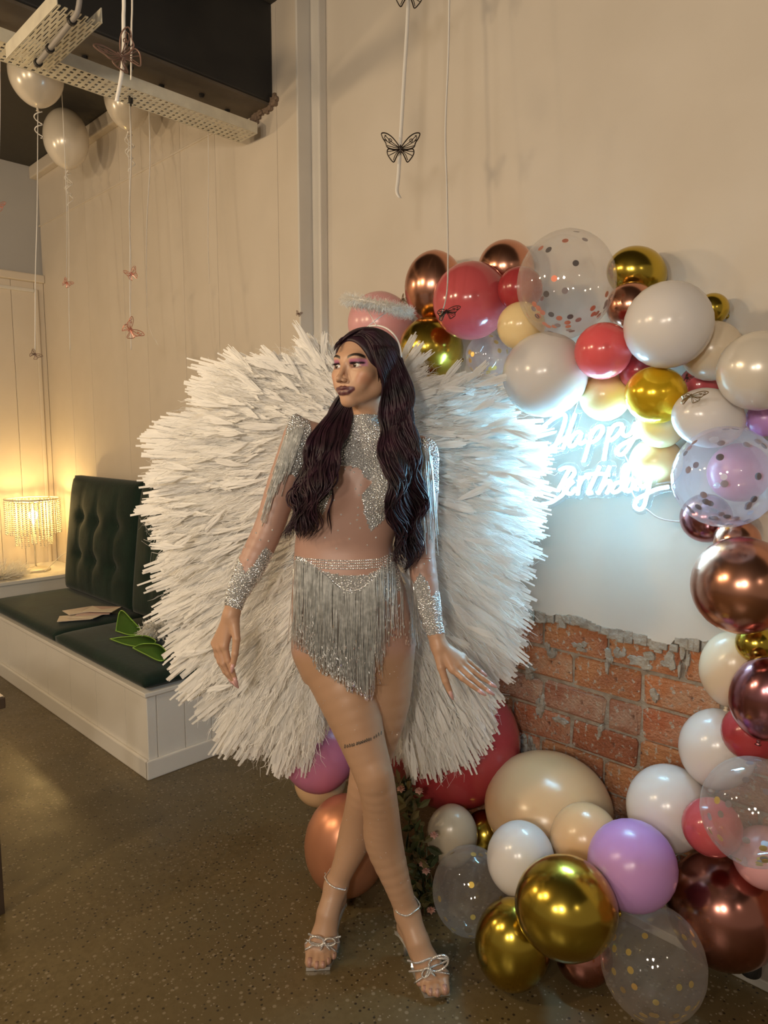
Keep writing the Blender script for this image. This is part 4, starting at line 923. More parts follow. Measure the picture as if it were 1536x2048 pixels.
def torso(X, Y, Z):
    zf = Z.ravel(); zz = np.linspace(zs[0], zs[-1], 200)
    def sm(q):
        v = np.interp(zz, zs, q); kk = np.ones(9) / 9; v = np.convolve(np.pad(v, 4, mode='edge'), kk, 'valid'); return np.interp(zf, zz, v)[None, None, :]
    A, B = sm(hw), sm(hdp)
    u = np.abs((X - sm(cx)) / A); v = np.abs((Y - sm(cyy)) / B); q = (u ** 2.3 + v ** 2.3) ** (1 / 2.3)
    d = (q - 1) * np.minimum(A, B)
    return np.maximum(d, np.maximum(zs[0] - Z, Z - zs[-1])).astype(np.float32)
bg.put((cx.min() - .2, 1.8, zs[0]), (cx.max() + .2, 2.06, zs[-1]), torso, 0)
for px, py in ((652, 985), (772, 985)): bg.ell(pf(px, py, 1.852), (.056, .050, .052), .03)
for px in (650, 770): bg.ell(pf(px, 1265, 2.00), (.075, .062, .08), .03)
bg.cone(NB - [0, 0, .01], pf(735, 800, 1.94), .048, .043, .02)
for s, (px, py) in ((-1, (606, 872)), (1, (838, 905))): bg.cone(NB - [0, 0, .035], pf(px, py, 1.94), .040, .044, .03)
# arms
AL = [pf(602, 880, 1.935), pf(566, 970, 1.94), pf(538, 1055, 1.93), pf(505, 1125, 1.90), pf(473, 1190, 1.879)]
bg.chain(AL, [.049, .043, .040, .038, .0280], .02)
AR = [pf(840, 912, 1.935), pf(846, 1010, 1.955), pf(842, 1090, 1.945), pf(850, 1170, 1.91), pf(864, 1244, 1.881)]
bg.chain(AR, [.047, .041, .038, .036, .0270], .02)
# raised pointed shoulders of the suit
bg.cone(pf(604, 880, 1.935), pf(592, 838, 1.93), .046, .013, .015); bg.cone(pf(840, 915, 1.935), pf(842, 892, 1.93), .044, .014, .015)
# legs
bg.chain([pf(650, 1295, 1.93), pf(698, 1400, 1.885), pf(727, 1488, 1.85), pf(751, 1562, 1.83), pf(762, 1625, 1.85), pf(768, 1685, 1.868), pf(795, 1768, 1.855), pf(815, 1826, 1.848)], [.087, .079, .060, .0505, .049, .052, .037, .0305], .03)
bg.chain([pf(768, 1290, 1.94), pf(766, 1400, 1.945), pf(746, 1500, 1.955), pf(730, 1580, 1.955), pf(720, 1630, 1.975), pf(711, 1672, 1.985), pf(690, 1728, 1.968), pf(672, 1770, 1.96)], [.087, .076, .060, .050, .048, .050, .036, .030], .015)
bg.ell(pf(753, 1556, 1.80), (.030, .022, .036), .02)
# feet
FEET = [dict(an=pf(815, 1828, 1.848), ins=pz(834, 1880, .110), base=[(885, 1952), (872, 1957), (861, 1958), (850, 1955), (840, 1948)], tip=[(889, 1978), (874, 1985), (861, 1984), (849, 1977), (839, 1965)]),
        dict(an=pf(672, 1772, 1.96), ins=pz(656, 1826, .112), base=[(623, 1899), (636, 1903), (646, 1904), (656, 1901), (666, 1895)], tip=[(620, 1924), (634, 1930), (646, 1929), (656, 1922), (667, 1912)])]
nails = []
for f_ in FEET:
    an, ins = f_['an'], f_['ins']
    heel = an + np.array([0, .030, -.060]); bg.cone(an, heel, .029, .027, .015); f_['heel'] = heel
    bg.cone(an, ins, .031, .033, .02); bg.cone(heel, ins - [0, 0, .03], .026, .024, .015)
    for i, (bp_, tp_) in enumerate(zip(f_['base'], f_['tip'])):
        B = pz(*bp_, .034); T = pz(*tp_, .024); r = (.0150, .0115, .0108, .010, .0095)[i]
        bg.cone(ins + (B - ins) * .1, B, .024, r + .004, .012); bg.cone(B, T, r + .001, r, .004)
        nails.append((T, T - B, r))
bV, bF = bg.mesh()
# ---------------- hands
def hand(palm_w, kn, fingers, thumb, rr):
    pts = np.vstack([palm_w] + [np.vstack(f) for f in fingers] + [np.vstack(thumb)]); g = SDF(pts.min(0) - .03, pts.max(0) + .03, .0018)
    for k in kn: g.cone(palm_w[0], k, .0165, .0115, .012)
    g.cone(palm_w[1], palm_w[0], .0265, .0215, .01)
    for f, r in zip(fingers, rr):
        g.cone(f[0], f[1], r * 1.12, r, .006)
        for i in range(1, len(f) - 1): g.cone(f[i], f[i + 1], r * (1 - .08 * i), r * (.92 - .12 * i), .003)
    for i in range(len(thumb) - 1): g.cone(thumb[i], thumb[i + 1], (.0150, .0105, .0092)[i], (.0105, .0092, .0075)[i], .008 if i == 0 else .003)
    return g.mesh()
W1 = [pf(462, 1232, 1.872), pf(474, 1188, 1.880)]
K1 = [pf(449, 1292, 1.855), pf(441, 1296, 1.868), pf(434, 1294, 1.883), pf(430, 1286, 1.896)]
F1 = [[K1[0], pf(456, 1321, 1.850), pf(464, 1341, 1.848), pf(470, 1357, 1.850)], [K1[1], pf(447, 1327, 1.860), pf(457, 1347, 1.860), pf(468, 1363, 1.863)], [K1[2], pf(440, 1323, 1.877), pf(450, 1343, 1.878), pf(461, 1358, 1.882)], [K1[3], pf(434, 1311, 1.892), pf(441, 1328, 1.896), pf(449, 1341, 1.902)]]
T1 = [pf(468, 1245, 1.862), pf(473, 1278, 1.846), pf(470, 1308, 1.840), pf(466, 1330, 1.840)]
h1V, h1F = hand(W1, K1, F1, T1, (.0088, .0090, .0085, .0075))
W2 = [pf(878, 1292, 1.865), pf(864, 1242, 1.882)]
K2 = [pf(905, 1338, 1.838), pf(915, 1330, 1.846), pf(922, 1322, 1.856), pf(925, 1314, 1.870)]
F2 = [[K2[0], pf(925, 1356, 1.825), pf(944, 1371, 1.820), pf(958, 1381, 1.818)], [K2[1], pf(940, 1352, 1.835), pf(960, 1369, 1.830), pf(975, 1380, 1.828)], [K2[2], pf(945, 1341, 1.850), pf(965, 1356, 1.848), pf(980, 1366, 1.847)], [K2[3], pf(940, 1325, 1.872), pf(953, 1336, 1.874), pf(962, 1343, 1.876)]]
T2 = [pf(876, 1302, 1.856), pf(882, 1335, 1.842), pf(891, 1362, 1.836), pf(900, 1384, 1.834)]
h2V, h2F = hand(W2, K2, F2, T2, (.0088, .0090, .0085, .0075))
# ---------------- join into one body mesh with colours
bpx = p2px(bV)
bC = np.tile(C_SUIT, (len(bV), 1)); legw = sstep(bpx[:, 1], 1290, 1330) * (bV[:, 0] > -.32); legw[(bpx[:, 0] > 838) & (bpx[:, 1] < 1500)] = 0; legw[(bpx[:, 0] < 575) & (bpx[:, 1] < 1500)] = 0
bC = blend(bC, C_LEG, legw)
parts = [(bV, bF, bC), (hV, hF, hC), (h1V, h1F, np.tile(C_SKIN * .92, (len(h1V), 1))), (h2V, h2F, np.tile(C_SKIN * .92, (len(h2V), 1)))]
PV = np.vstack([p[0] for p in parts]); offs = np.cumsum([0] + [len(p[0]) for p in parts[:-1]]); PF = np.vstack([p[1] + o_ for p, o_ in zip(parts, offs)]); PC = np.vstack([p[2] for p in parts])
POLY = dict(
    bodice=[(690, 824), (758, 824), (776, 860), (802, 890), (816, 960), (802, 1010), (776, 1032), (741, 1064), (728, 1025), (723, 992), (745, 963), (728, 955), (722, 938), (700, 933), (680, 931), (667, 946), (664, 985), (645, 1030), (626, 1005), (612, 960), (620, 890), (660, 860)],
    cuff1=[(435, 1204), (494, 1224), (546, 1106), (531, 1094), (506, 1132), (490, 1146), (478, 1118), (464, 1132)], cuff2=[(848, 1272), (890, 1266), (884, 1188), (871, 1184), (862, 1196), (855, 1165), (840, 1145), (824, 1176), (830, 1215)],
    pad1=[(604, 820), (580, 832), (556, 930), (600, 960), (628, 900), (622, 850)], pad2=[(820, 876), (878, 876), (884, 985), (826, 985), (820, 900)],
    brief=[(640, 1142), (690, 1152), (735, 1150), (772, 1132), (800, 1110), (800, 1180), (735, 1230), (708, 1290), (680, 1235), (600, 1180), (592, 1112), (610, 1118)])
fpx = p2px(PV[PF].mean(1)); nb = len(bF); fidx = np.zeros(len(PF), np.int32)
fn_ = np.cross(PV[PF[:, 1]] - PV[PF[:, 0]], PV[PF[:, 2]] - PV[PF[:, 0]]); fn_ /= np.linalg.norm(fn_, axis=1)[:, None] + 1e-12
facing = fn_[:, 1] < .15
isb = np.arange(len(PF)) < nb; y3 = PV[PF].mean(1)
reg = {}
ishead = (np.arange(len(PF)) >= nb) & (np.arange(len(PF)) < nb + len(hF))
for k, po in POLY.items():
    m_ = inpoly(fpx, po) & (~ishead if 'cuff' in k else isb)
    if k in ('bodice', 'brief'): m_ &= facing
    reg[k] = m_; fidx[m_] = 1
ishead = (np.arange(len(PF)) >= nb) & (np.arange(len(PF)) < nb + len(hF))
col_m = ishead & (fpx[:, 1] > 829) ; fidx[col_m] = 1; reg['bodice'] |= col_m & facing
M_skin = mat('skin_and_sheer_suit', (.5, .3, .2), .42, vcol='tone', sss=.06)
M_silver = mat('silver_lame', (.42, .42, .42), .42, metal=.45, bump=.6, bscale=500)
root = pf(735, 1900, 1.9); root = p2w(np.array([root[0], root[1], 0]))
person = empty('person', root, 'person in silver crystal fringe bodysuit standing with crossed legs, looking aside', 'person')
body = pobj('body', PV, PF, None, person, True, mats=[M_skin, M_silver], midx=fidx)
ca = body.data.color_attributes.new('tone', 'FLOAT_COLOR', 'POINT'); ca.data.foreach_set('color', np.hstack([PC, np.ones((len(PC), 1))]).astype(np.float32).ravel())
BVH = BVHTree.FromPolygons([tuple(v) for v in PV.tolist()], [tuple(f) for f in PF.tolist()])
EYE0 = Vector((0, 0, CAMH))
def surf(px, py, off=.003, default=None):
    d = Vector((pf(px, py, 1.0) - np.array([0, 0, CAMH])).tolist()).normalized(); h_ = BVH.ray_cast(EYE0, d)
    if h_[0] is None:
        if default is None: return None, None
        return pf(px, py, default - off), default
    p = np.array(h_[0]) - np.array(d) * off; return p, h_[0].y
# eyes, lashes
def eyeball(s):
    c = hp(s * .0312, .0645, -.0003); g = hf * .97 + ha * (-.22) ; g = g / np.linalg.norm(g)
    bm = bmesh.new(); bmesh.ops.create_uvsphere(bm, u_segments=28, v_segments=20, radius=.0136); V = np.array([v.co for v in bm.verts]); F = [[v.index for v in f.verts] for f in bm.faces]; bm.free()
    q = np.array(axis_matrix(g).to_3x3()); z = V[:, 2] / .0136; C = np.tile([.72, .68, .64], (len(V), 1)); C[z > .88] = (.05, .022, .012); C[z > .972] = (.004, .004, .004)
    e = pobj('eye', V @ q.T + c, F, mat('eye_%d' % s, (.8, .8, .8), .08, vcol='tone', coat=.6), person)
    ca = e.data.color_attributes.new('tone', 'FLOAT_COLOR', 'POINT'); ca.data.foreach_set('color', np.hstack([C, np.ones((len(C), 1))]).astype(np.float32).ravel())
M_hair = mat('plum_black_hair', (.012, .006, .009), .46, spec=.35, noise=((.040, .012, .026), 24, .9))
for s in (-1, 1):
    lash = PB(); eyeball(s)
    for t in np.linspace(-1, 1, 15):
        p = hp(s * .0312 + t * .0145, .0790 - .006 * t * t, .0042 * (1 - t * t) ** .5 + .0008); lash.tube([p, p + hf * .003 + hz * .0014 + ha * t * .002, p + hf * .0048 + hz * .0036 + ha * t * .0035], [.0006, .0005, .0002], 4)
    lash.make('eyelashes', M_hair, person)['kind'] = 'stuff'
# nails
M_nail = mat('pale_pink_nails', (.62, .36, .34), .12, coat=.6); M_toe = mat('bare_toe_nails', (.42, .24, .19), .2)
for fs in (F1, F2, [T1], [T2]):
    for f in fs:
        t = f[-1] - f[-2]; t /= np.linalg.norm(t); PB().tube([f[-1] - t * .004 + [0, -.004, .001], f[-1] + t * .008 + [0, -.003, 0], f[-1] + t * .019, f[-1] + t * .0235], [.0052, .0058, .0038, .0012], 8).make('nail', M_nail, person)
for T, t, r in nails:
    t = t / np.linalg.norm(t); PB().tube([T + [0, 0, r * .6] - t * .002, T + t * r * .55 + [0, 0, r * .45], T + t * r * .95], [r * .55, r * .6, r * .3], 8).make('toe_nail', M_toe, person)
# ---------------- crystals
M_gem = mat('crystal_stones', (.86, .87, .88), .13, metal=.85); M_thread = mat('silver_fringe', (.55, .56, .55), .34, metal=.6, noise=((.85, .85, .84), 90, .8)); M_cup = mat('clear_crystal', (.9, .88, .86), .05, metal=.6)
def gems(name, P, N, r, m=None, parent=None):
    n = len(P); P = np.asarray(P); N = np.asarray(N) + rng.normal(size=(n, 3)) * .28; N /= np.linalg.norm(N, axis=1)[:, None]
    T = np.cross(N, rng.normal(size=(n, 3))); T /= np.linalg.norm(T, axis=1)[:, None] + 1e-9; B = np.cross(N, T); r = np.broadcast_to(r, (n,))
    ang = np.arange(6) * math.pi / 3; V = np.zeros((n, 12, 3))
    for k, a in enumerate(ang):
        d = T * math.cos(a) + B * math.sin(a); V[:, k] = P + d * r[:, None]; V[:, 6 + k] = P + d * (r * .55)[:, None] + N * (r * .7)[:, None]
    f4 = [(k, (k + 1) % 6, 6 + (k + 1) % 6, 6 + k) for k in range(6)] + [(6, 7, 8, 9), (6, 9, 10, 11)]
    F = (np.array(f4)[None] + (np.arange(n) * 12)[:, None, None]).reshape(-1, 4)
    o_ = pobj(name, V.reshape(-1, 3), F, m or M_gem, parent or person, False); o_['kind'] = 'stuff'; return o_
def scatter(mask, spacing, jit=1.0):
    f = PF[mask]; A = PV[f[:, 0]]; B = PV[f[:, 1]]; C = PV[f[:, 2]]; D = PV[f[:, 3]]; ar = .5 * np.linalg.norm(np.cross(C - A, D - B), axis=1)
    n = int(ar.sum() / spacing ** 2 * 3.2); i = rng.choice(len(f), n, p=ar / ar.sum()); u, v = rng.random((2, n, 1)); P = (A[i] * (1 - u) + B[i] * u) * (1 - v) + (D[i] * (1 - u) + C[i] * u) * v; N = fn_[mask][i]
    keep = []; cell = {}
    for j, p in enumerate(P):
        k = tuple(np.floor(p / spacing).astype(int)); ok = True
        for dx in (-1, 0, 1):
            for dy in (-1, 0, 1):
                for dz in (-1, 0, 1):
                    q = cell.get((k[0] + dx, k[1] + dy, k[2] + dz))
                    if q is not None and ((P[q] - p) ** 2).sum() < (spacing * .8) ** 2: ok = False; break
                if not ok: break
            if not ok: break
        if ok: cell[k] = j; keep.append(j)
    return P[keep], N[keep]
for k, nm in (('bodice', 'bodice_crystals'), ('cuff1', 'cuff_crystals'), ('cuff2', 'cuff_crystals'), ('pad1', 'shoulder_crystals'), ('pad2', 'shoulder_crystals'), ('brief', 'brief_crystals')):
    P, N = scatter(reg[k], .0052 if k != 'brief' else .006); gems(nm, P, N, .0024 + .0010 * rng.random(len(P)))
# ragged single stones around the solid areas and over the sheer suit
loose = [(682, 1029), (701, 1047), (676, 1061), (699, 1078), (714, 1040), (673, 1097), (634, 1046), (650, 1075), (720, 1056), (735, 1090), (716, 1015), (711, 978), (718, 990), (729, 940), (701, 940), (674, 975), (660, 1012), (655, 950), (640, 1010), (752, 1075), (490, 1095), (482, 1108), (495, 1120), (476, 1122), (537, 1082), (545, 1060), (512, 1066), (520, 1080), (833, 1135), (858, 1122), (862, 1150), (848, 1128), (708, 945), (690, 938), (722, 970), (726, 1000), (716, 1030), (668, 1000), (672, 960)]
P, N, R_ = [], [], []
for x, y in loose:
    p, _ = surf(x, y, .0)
    if p is not None: P.append(p); N.append((0, -1, 0)); R_.append(.0030)
for i in range(170):                                  # fine glitter on the tights
    x, y = rng.uniform(630, 840), rng.uniform(1330, 1830); p, _ = surf(x, y, .0)
    if p is not None: P.append(p); N.append((0, -1, 0)); R_.append(.0011)
gems('single_stones', np.array(P), np.array(N), np.array(R_), M_cup)
P, N = [], []
for row in range(4):                                  # belt rows and the curved rows above the fringe
    for x in np.arange(598, 782, 4.2):
        y = 1116 + row * 5.2 + 6 * math.sin((x - 598) / 184 * math.pi) - (8 if x > 760 else 0) * (x - 760) / 22; p, _ = surf(x, y, .0)
        if p is not None: P.append(p); N.append((0, -1, .1))
CURVE = spline([(592, 1120, 0), (620, 1130, 0), (650, 1150, 0), (680, 1178, 0), (706, 1186, 0), (735, 1172, 0), (764, 1136, 0), (788, 1108, 0), (806, 1122, 0)], 60)[:, :2]
for x, y in CURVE:
    for o_ in (-4, 1):
        p, _ = surf(x, y + o_, .0)
        if p is not None: P.append(p); N.append((0, -1, .1))
bl = gems('belt_crystals', np.array(P), np.array(N), .0031)
# ---------------- fringe
BOT = np.array([(584, 1305), (600, 1300), (620, 1312), (640, 1352), (660, 1352), (680, 1368), (700, 1388), (720, 1388), (735, 1402), (746, 1398), (752, 1335), (760, 1372), (768, 1312), (780, 1285), (800, 1275), (815, 1292), (834, 1302)])
def strands(name, starts, ends, r, seg, hang, tipr, sway=2.0):
    mb = PB()
    for (x0, y0), (x1, y1) in zip(starts, ends):
        ph = rng.random() * 6.28; pts = []; last = None
        for k in range(seg + 1):
            t = k / seg; x = x0 + (x1 - x0) * t + sway * math.sin(ph + 3 * t) * t; y = y0 + (y1 - y0) * t
            p, hd = surf(x, y, .004 + .010 * hang * rng.random() * t)
            if p is None or (last is not None and p[1] > last + .012):
                if last is None: break
                p = pf(x, y, last + .001)
            if last is not None and p[1] > last + .004: p = pf(x, y, last + .004)
            last = p[1]; pts.append(p)
        if len(pts) == seg + 1: mb.tube(pts, [r] * seg + [tipr], 3)
    o_ = mb.make(name, M_thread, person, False); o_['kind'] = 'stuff'; return o_
st_, en_ = [], []
for i in range(620):
    x = rng.uniform(585, 832); yt = np.interp(x, CURVE[:, 0], CURVE[:, 1]) if x < 806 else 1122 + (x - 806) * 2.2
    y0 = yt + (0 if rng.random() < .6 else rng.uniform(0, 45)); yb = np.interp(x, BOT[:, 0], BOT[:, 1]) - abs(rng.normal()) * 34
    if 752 < x < 792 and rng.random() < .5: continue
    xe = x + rng.normal() * 3 + (x - 705) * .03
    st_.append((x, y0)); en_.append((xe, max(yb, y0 + 40)))
strands('skirt_fringe', st_, en_, .0011, 7, 1.6, .0008)
st_, en_ = [], []
for i in range(130):
    t = rng.random(); x0 = 606 - 36 * t + rng.normal() * 3; y0 = 846 + 52 * t * rng.random() + 8; L_ = rng.uniform(60, 175) * (.55 + .45 * t); st_.append((x0, y0)); en_.append((x0 - L_ * .30, y0 + L_))
strands('shoulder_fringe', st_, en_, .0010, 6, .6, .0014, 1.5)
st_, en_ = [], []
for i in range(70):
    x0 = rng.uniform(832, 864); y0 = rng.uniform(890, 930); L_ = rng.uniform(50, 190); st_.append((x0, y0)); en_.append((x0 + L_ * .07, y0 + L_))
strands('shoulder_fringe', st_, en_, .0010, 6, .6, .0014, 1.5)
P, N = [], []                                        # bright sequin tips of the fringe
for i in range(620):
    x = rng.uniform(588, 828); yb = np.interp(x, BOT[:, 0], BOT[:, 1]); y = yb - abs(rng.normal()) * 34
    if 752 < x and rng.random() < .6: continue
    p, _ = surf(x, y, .016)
    if p is not None: P.append(p); N.append((rng.normal() * .5, -1, rng.normal() * .5))
mb = PB()
for p in P: t = np.array([rng.normal() * .0012, -.001, -.0045 - .003 * rng.random()]); mb.tube([p - t * .5, p + t * .5], .0013, 4)
mb.make('fringe_sequins', M_gem, person, False)['kind'] = 'stuff'
# armband and tattoo line
mb = PB(); mb.tube([surf(x, 1116, .001, 1.95)[0] for x in (828, 838, 848, 858, 863)], .0014, 5); mb.make('arm_band', mat('thin_rose_band', (.6, .33, .25), .3, .5), person)
mb = PB()
for wd in ((690, 1493, 708, 1489), (714, 1487, 741, 1478), (748, 1474, 762, 1466)):
    n = int((wd[2] - wd[0]) / 3.2)
    for i in range(n):
        t = i / max(n - 1, 1); x = wd[0] + (wd[2] - wd[0]) * t; y = wd[1] + (wd[3] - wd[1]) * t
        q = [surf(x + dx, y + dy, .0002)[0] for dx, dy in ((-1.2, 3), (rng.uniform(-1, 1), -3 + rng.uniform(-1, 1)), (1.4, rng.uniform(-2, 2)), (.2 + rng.uniform(-1, 1), 3.5))]
        if all(v is not None for v in q): mb.tube(spline(q, 7), .0009, 4)
tt = mb.make('leg_tattoo', mat('tattoo_ink', (.075, .07, .06), .6), person); tt['label'] = 'dark inked lettering band around the thigh'
# ---------------- sandals
M_shoe = mat('silver_leather', (.66, .64, .61), .24, metal=.7)
def bead_line(P, r, name, parent, sp=.0035):
    P = np.asarray(P); Lg = np.linalg.norm(np.diff(P, axis=0), axis=1).sum(); Q = spline(P, max(3, int(Lg / sp))); V, F = beads(Q, r); return pobj(name, V, F, M_gem, parent, False)
SH = [dict(toe=[(822, 1938), (849, 1993), (900, 1988), (897, 1944)], straps=[[(815, 1921), (835, 1926), (862, 1917), (894, 1917)], [(818, 1943), (840, 1941), (858, 1936), (880, 1928), (896, 1920)], [(829, 1966), (845, 1955), (870, 1944), (898, 1948)]], bow=((858, 1937), (896, 1916), (846, 1954)), ank=[(792, 1822), (802, 1829), (815, 1831), (829, 1823), (840, 1810)], lab='silver crystal bow sandal on the forward foot'),
      dict(toe=[(609, 1890), (612, 1939), (660, 1937), (680, 1888)], straps=[[(617, 1868), (640, 1876), (662, 1877), (681, 1873)], [(613, 1880), (632, 1888), (655, 1888), (679, 1884)], [(611, 1899), (630, 1890), (655, 1892), (675, 1905)]], bow=((648, 1884), (619, 1880), (671, 1884)), ank=[(649, 1754), (657, 1766), (668, 1774), (680, 1778), (692, 1777)], lab='silver crystal bow sandal on the rear foot')]
for S, f_ in zip(SH, FEET):
    sd = bpy.data.objects.new('sandal', None); COL.objects.link(sd); sd.location = Vector(p2w(np.array([f_['an'][0], f_['an'][1], 0])).tolist()); par(sd, person); sd['label'] = S['lab']
    q = [pz(x, y, .006) for x, y in S['toe']]; heel = f_['heel']; ins = f_['ins']
    st4 = [(q[1], q[2], .0), (q[0], q[3], .004)]
    dirv = (q[3] - q[0]); dirv = dirv / np.linalg.norm(dirv) * np.array([1, 1, 0]); mid = (q[0] + q[3]) / 2
    hb = heel - [0, 0, .030]
    for t, wd in ((.35, .030), (.7, .023), (1.0, .024), (1.25, .020)):
        c = mid * (1 - t) + hb * t; c = np.array([c[0], c[1], .004 + (hb[2] - .004) * min(t, 1.0) ** 1.1]); st4.append((c - dirv * wd, c + dirv * wd, 0))
    V, F = [], []
    for a, b, z in st4:
        for p in (a, b): V += [(p[0], p[1], max(p[2] - .005, .0008) if True else 0)]
        for p in (b, a): V += [(p[0], p[1], p[2] + .005)]
    for i in range(len(st4) - 1):
        for k in range(4): F.append((4 * i + k, 4 * i + (k + 1) % 4, 4 * i + 4 + (k + 1) % 4, 4 * i + 4 + k))
    F += [(3, 2, 1, 0), tuple(range(4 * len(st4) - 4, 4 * len(st4)))]
    pobj('sole', V, F, M_shoe, sd, False)
    hc = hb + np.array([-.004 if f_ is FEET[0] else -.012, .012, 0]); PB().tube([np.array([hc[0], hc[1], hb[2] - .002]), np.array([hc[0], hc[1], hb[2] * .5]), np.array([hc[0] - 0, hc[1] + .004, .0015])], [.014, .0065, .0052], 10).make('stiletto_heel', M_shoe, sd)
    for s_ in S['straps']:
        P = [surf(x, y, .003, f_['ins'][1] - .04)[0] for x, y in np.array(spline([(x, y, 0) for x, y in s_], 12))[:, :2]]
        PB().tube(P, .0032, 6).make('strap', M_shoe, sd); bead_line(np.array(P) + [0, -.0022, .0018], .0021, 'strap_crystals', sd)
    c, l1, l2 = S['bow']; bw = PB(); bp = []
    for l_ in (l1, l2):
        dx, dy = l_[0] - c[0], l_[1] - c[1]; nx, ny = -dy * .32, dx * .32
        for k in (0, 1, 2, 3, 4, 5, 6, 7, 8):
            t = k / 8 * 2 * math.pi; bp.append((c[0] + dx * (.5 - .5 * math.cos(t)) + nx * math.sin(t), c[1] + dy * (.5 - .5 * math.cos(t)) + ny * math.sin(t)))
    bp += [(c[0] - 3, c[1] + 8), (c[0] - 7, c[1] + 16), c, (c[0] + 6, c[1] + 9), (c[0] + 12, c[1] + 15)]
    P = np.array([surf(x, y, .009, f_['ins'][1] - .05)[0] for x, y in bp]); hdm = np.median(P[:, 1]); P = np.array([pf(x, y, min(p[1], hdm)) for (x, y), p in zip(bp, P)])
    b_o = PB().tube(spline(P, 70), .0030, 6).make('bow', M_shoe, sd); bead_line(spline(P, 60) + [0, -.0022, .001], .0021, 'bow_crystals', b_o)
    fr_ = [surf(x, y, .002, f_['an'][1])[0] for x, y in S['ank']]; bk = [p + np.array([0, .05, .004]) for p in fr_[::-1]]; bk = [p * .5 + (np.mean(bk, 0)) * .5 if i in (0, len(bk) - 1) else p + [0, .006, 0] for i, p in enumerate(bk)]
    Pn = spline(fr_ + bk + [fr_[0]], 50); PB().tube(Pn, .0022, 6).make('ankle_strap', M_shoe, sd); bead_line(Pn + [0, -.0012, 0], .0022, 'ankle_crystals', sd)
    PB().tube(spline([fr_[0] + [0, .02, 0], heel + [-.020, .012, .02], hb + [-.02, 0, .006]], 10), .0018, 5).make('heel_strap', M_shoe, sd)
# ---------------- hair
cap = SDF(HO - [.14, .14, .13], HO + [.14, .14, .13], .0022)
cap.ell(hp(0, -.016, .026), (.081, .098, .081), 0, 'u', HR); cap.ell(hp(0, -.05, -.035), (.068, .058, .085), .03, 'u', HR)
cap.ell(hp(0, .085, -.030), (.070, .062, .094), .012, 's', HR); cap.ell(hp(0, .075, -.09), (.095, .085, .085), .012, 's', HR)
cV, cF = cap.mesh(); hair_cap = pobj('hair_crown', cV, cF, M_hair, person)
BVH2 = BVHTree.FromPolygons([tuple(v) for v in np.vstack([PV, cV]).tolist()], [tuple(f) for f in np.vstack([PF, cF + len(PV)]).tolist()])
def surf2(px, py, off, default):
    d = Vector((pf(px, py, 1.0) - np.array([0, 0, CAMH])).tolist()).normalized(); h_ = BVH2.ray_cast(EYE0, d)
    if h_[0] is None or h_[0].y > default + .06: return pf(px, py, default - off)
    return np.array(h_[0]) - np.array(d) * off
lock = PB()
def locks(Lc, Rc, n, r0, amp, wl, dflt, lift, t0=(0, 0), t1=(.86, 1.0), seg=34, back=None):
    Lc, Rc = spline([(x, y, 0) for x, y in Lc], 40)[:, :2], spline([(x, y, 0) for x, y in Rc], 40)[:, :2]
    for i in range(n):
        u = (i + rng.random()) / n; ph = rng.normal() * .35 + int(u * 7) * .8; a = rng.uniform(*t0); b = rng.uniform(*t1); pts = []; am = amp * rng.uniform(.6, 1.3); lf = lift * (.25 + .75 * rng.random()); ux = rng.normal() * .04
        for k in range(seg + 1):
            t = a + (b - a) * k / seg; uu = np.clip(u + ux * t, 0, 1); q = interp(Lc, t) * (1 - uu) + interp(Rc, t) * uu
            w_ = am * min(1, t * 2.0); x = q[0] + w_ * math.sin(q[1] / wl * 6.283 + ph); p = surf2(x, q[1], .006 + lf * (.4 + .6 * min(1, 3 * t)) + .008 * math.cos(q[1] / wl * 6.283 + ph), dflt)
            if back:
                wb_ = sstep(np.array(q[1]), back[1], back[2]); p = pf(x, q[1], (back[0] - lf) * (1 - wb_) + p[1] * wb_)
            pts.append(p)
        P = np.array(pts)
        for _ in range(3): P[1:-1, 1] = (P[:-2, 1] + P[1:-1, 1] + P[2:, 1]) / 3
        rr = [r0 * (0.75 + .35 * math.sin(min(1, j / seg * 1.6) * math.pi * .5)) * (1 - .88 * (max(0, j / seg - .55) / .45) ** 1.6) for j in range(seg + 1)]
        lock.tube(P, rr, 5)
# right hand fall over the shoulder, left fall behind the jaw, crown sweeps
locks([(746, 690), (758, 745), (767, 795), (757, 848), (764, 910), (776, 990), (784, 1060), (798, 1135)], [(792, 695), (814, 740), (824, 785), (826, 840), (836, 920), (846, 1000), (840, 1070), (818, 1150)], 380, .0027, 8, 104, 1.90, .048)
locks([(768, 830), (770, 900), (780, 1000), (788, 1080), (800, 1140)], [(822, 800), (838, 900), (848, 1000), (842, 1080), (822, 1140)], 60, .0019, 13, 96, 1.88, .060)
locks([(705, 770), (676, 795), (642, 845), (612, 900), (596, 960), (582, 1020), (572, 1078)], [(722, 790), (704, 830), (690, 880), (674, 930), (646, 985), (628, 1035), (608, 1076)], 360, .0027, 7, 100, 1.90, .048, t1=(.80, 1.0), back=(1.965, 815, 890))
locks([(650, 850), (615, 905), (592, 970), (576, 1040), (566, 1080)], [(690, 850), (680, 920), (654, 985), (634, 1045), (612, 1085)], 50, .0018, 12, 92, 1.88, .060, back=(1.95, 840, 890))
locks([(655, 950), (664, 990), (656, 1030), (661, 1072)], [(658, 950), (667, 990), (659, 1030), (663, 1074)], 3, .0016, 2, 90, 1.85, .004)
locks([(690, 672), (672, 688), (668, 706)], [(728, 657), (700, 668), (674, 690)], 34, .0024, .5, 60, 1.86, .003, t1=(.8, .95), seg=10)
